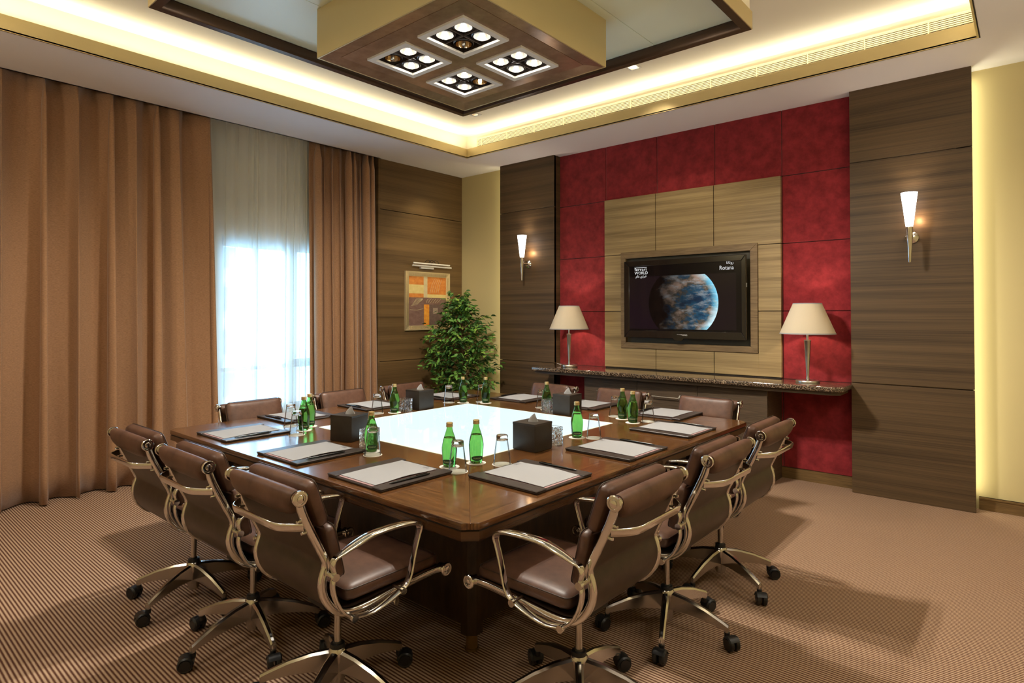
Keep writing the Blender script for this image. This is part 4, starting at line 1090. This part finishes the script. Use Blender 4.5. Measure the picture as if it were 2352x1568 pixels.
def make_bottle():
    r = empty('water_bottle')
    body = [(0, 0), (.026, 0), (.031, .003), (.033, .010), (.0365, .045), (.0395, .080), (.0400, .100), (.0375, .118), (.0335, .137), (.0275, .157), (.0215, .175), (.0180, .186), (.0160, .195), (.0152, .206), (0, .206)]
    MB().lathe(body, seg=32).build('glass_body', MT['bottle'], r, smooth=True, ang=60)
    MB().lathe([(0, .150), (.0262, .150), (.0262, .156), (.0195, .175), (.0160, .186), (.0140, .195), (.0134, .2040), (0, .2040)], seg=28).build('headspace', MT['air'], r, smooth=True, ang=50)
    MB().lathe([(0, .2075), (.0160, .2062), (.0175, .2062), (.0182, .209), (.0175, .212), (.0175, .222), (.0180, .225), (.0160, .2285), (0, .229)], seg=20).build('cap', MT['cap'], r, smooth=True, ang=40)
    # oval label low on the belly, curved round the glass
    vs = []; fs = []; n, m_ = 14, 6
    for i in range(n + 1):
        a = -.95 + 1.9 * i / n; hh = .0135 * math.sqrt(max(.02, 1 - (a / .99) ** 2))
        for j in range(m_ + 1):
            z = .030 + hh * (-1 + 2 * j / m_); rr = .0330 + (z - .010) * .1 + .0012
            vs.append((rr * math.sin(a), -rr * math.cos(a), z))
    for i in range(n):
        for j in range(m_): a = i * (m_ + 1) + j; fs.append((a, a + m_ + 1, a + m_ + 2, a + 1))
    lb = MB().add(vs, fs).build('label', MT['label'], r, smooth=True)
    word = text('label_print', 'PERRIER', .0125, MT['labeltext'], lb, (0, 0, 0), (0, 0, 0), 0, 'CENTER')
    for v in word.data.vertices:
        x_, z_ = v.co.x, v.co.y; a = x_ / .0355; rr = .0365 + v.co.z * 0
        v.co = Vector((rr * math.sin(a), -rr * math.cos(a), .0255 + z_))
    return r
def make_glass():
    r = empty('drinking_glass')
    MB().lathe([(0, .156), (.0285, .156), (.0305, .153), (.0317, .1285), (.030, .1275), (.024, .1345), (0, .136)], seg=36).build('thick_base', MT['glass'], r, smooth=True, ang=50)
    MB().lathe([(.0317, .128), (.036, .10), (.0425, .05), (.0475, .0015), (.0460, .0015), (.0405, .05), (.0335, .10), (.030, .1275)], seg=36, cap=False).build('glass_wall', MT['thin'], r, smooth=True, ang=50)
    return r
def make_coaster():
    return MB().lathe([(0, 0), (.052, 0), (.0525, .0008), (.052, .0016), (0, .0016)], seg=36).build('coaster', MT['coaster'])
bt, gs, co = make_bottle(), make_glass(), make_coaster(); first = True; fc_ = True
for s in 'CDEFLKJIHBAG':
    ph = WHO[s]
    b_, g_ = (bt, gs) if first else (dup(bt), dup(gs)); first = False
    x, y = BOT[s]; b_.location = (x, y, TZ + .0022); b_.rotation_euler = (0, 0, math.atan2(y + 3.09, x - 3.07) + PI / 2 + (PI if False else 0) + random.uniform(-.3, .3)); 
    b_.rotation_euler.z = math.atan2(-3.09 - y, 3.07 - x) + PI / 2 + random.uniform(-.35, .35)
    tag(b_, 'green water bottle, ' + ph, 'bottle', 'green water bottles on the table')
    x2, y2 = GLS[s]; g_.location = (x2, y2, TZ + .0008); tag(g_, 'upturned clear glass, ' + ph, 'glass', 'upturned glasses on the table')
    c1 = co if fc_ else dup(co); fc_ = False; c1.location = (x, y, TZ + .0003); tag(c1, 'white coaster under the bottle ' + ph, 'coaster', 'paper coasters on the table')
    c2 = dup(co); c2.location = (x2, y2, TZ + .0003); tag(c2, 'white coaster under the upturned glass ' + ph, 'coaster', 'paper coasters on the table')
def tissue_box(x, y, rz, ph):
    r = empty('tissue_box', (x, y, TZ + .0005), rz); tag(r, 'dark brown leather tissue box ' + ph, 'tissue box', 'leather tissue boxes on the table')
    w_, h = .083, .160
    bd = MB(); bd.box((-w_, -w_, 0), (w_, w_, h - .012)); bd.build('case', MT['boxl'], r, bevel=.004)
    # lid with an oval slot
    n = 32; vs = []; fs = []
    for k in range(n):
        a = 2 * PI * k / n; c_, s_ = math.cos(a), math.sin(a); q = w_ / max(abs(c_), abs(s_)); 
        vs += [(.036 * c_, .021 * s_, h), (c_ * q, s_ * q, h), (c_ * q, s_ * q, h - .013), (.036 * c_, .021 * s_, h - .013)]
    for k in range(n):
        a, b_ = 4 * k, 4 * ((k + 1) % n)
        for j in range(4): j2 = (j + 1) % 4; fs.append((a + j, a + j2, b_ + j2, b_ + j))
    MB().add(vs, fs).build('lid', MT['boxl'], r)
    rn = random.Random(int(x * 100)); vs = []; fs = []; n = 14; m_ = 6
    for j in range(m_ + 1):
        u = j / m_; R_ = .027 * (1 - u) ** .8 + .0015
        for k in range(n):
            a = 2 * PI * k / n; q = R_ * (1 + .35 * math.cos(3 * a + u * 2) * (1 - .3 * u)); vs.append((q * math.cos(a) * 1.15 + .012 * u * u, q * math.sin(a) * .62, h - .011 + .058 * u))
    for j in range(m_):
        for k in range(n): k2 = (k + 1) % n; fs.append((j * n + k, j * n + k2, (j + 1) * n + k2, (j + 1) * n + k))
    t_ = MB().add(vs, fs).build('tissue', MT['paper'], smooth=True); t_.location = (x, y, TZ + .0005); t_.rotation_euler = (0, 0, rz + .5)
    tag(t_, 'tissue poking out of the box ' + ph, 'tissue', 'tissues in the tissue boxes')
tissue_box(.820, -.290, 0.0, 'right of the two front bottles')
tissue_box(-.235, -.835, .30, 'on the left side, in front of the window')
tissue_box(-.850, .275, .05, 'on the window side of the table')
tissue_box(.245, .868, 0.0, 'on the television side of the table')
def crystal_cube(x, y, rz, ph):
    w_, h, t_ = .043, .105, .011; mb = MB(); rn = random.Random(int(abs(x) * 1000)); n = 9; m_ = 11
    per = []                                   # outer wall: jittered facets, bottom to top
    for j in range(m_ + 1):
        z = h * j / m_
        for k in range(4):
            for i in range(n):
                u = -1 + 2 * i / n; p = [(u, -1), (1, u), (-u, 1), (-1, -u)][k]
                am = .0035 if 0 < i and 0 < j < m_ - 1 else .0
                q = 1 - rn.random() * am / w_ * 1.6
                per.append((p[0] * w_ * (q if abs(p[0]) == 1 else 1), p[1] * w_ * (q if abs(p[1]) == 1 else 1), z))
    N_ = 4 * n; fs = []
    for j in range(m_):
        for k in range(N_):
            k2 = (k + 1) % N_; fs.append((j * N_ + k, j * N_ + k2, (j + 1) * N_ + k2)); fs.append((j * N_ + k, (j + 1) * N_ + k2, (j + 1) * N_ + k))
    b_ = len(per); top = m_ * N_
    q = (w_ - t_) / w_
    per += [(a * q, c_ * q, h) for a, c_, _ in per[top:top + N_]]; per += [(a * .9, c_ * .9, .018) for a, c_, _ in per[b_:b_ + N_]]
    for k in range(N_):
        k2 = (k + 1) % N_; fs.append((top + k, top + k2, b_ + k2, b_ + k)); fs.append((b_ + k, b_ + k2, b_ + N_ + k2, b_ + N_ + k))
    fs.append(tuple(range(b_ + N_, b_ + 2 * N_))); fs.append(tuple(range(N_))[::-1])
    o_ = mb.add(per, fs).build('crystal_holder', MT['crystal']); o_.location = (x, y, TZ + .0006); o_.rotation_euler = (0, 0, rz)
    tag(o_, 'square faceted crystal glass holder ' + ph, 'glass holder', 'square crystal holders beside the tissue boxes')
crystal_cube(.838, -.112, .0, 'beside the near tissue box')
crystal_cube(.022, -.868, .35, 'beside the tissue box on the left side of the table')
crystal_cube(-.838, .105, .1, 'beside the tissue box on the window side')
crystal_cube(.085, .835, .0, 'beside the tissue box on the television side')
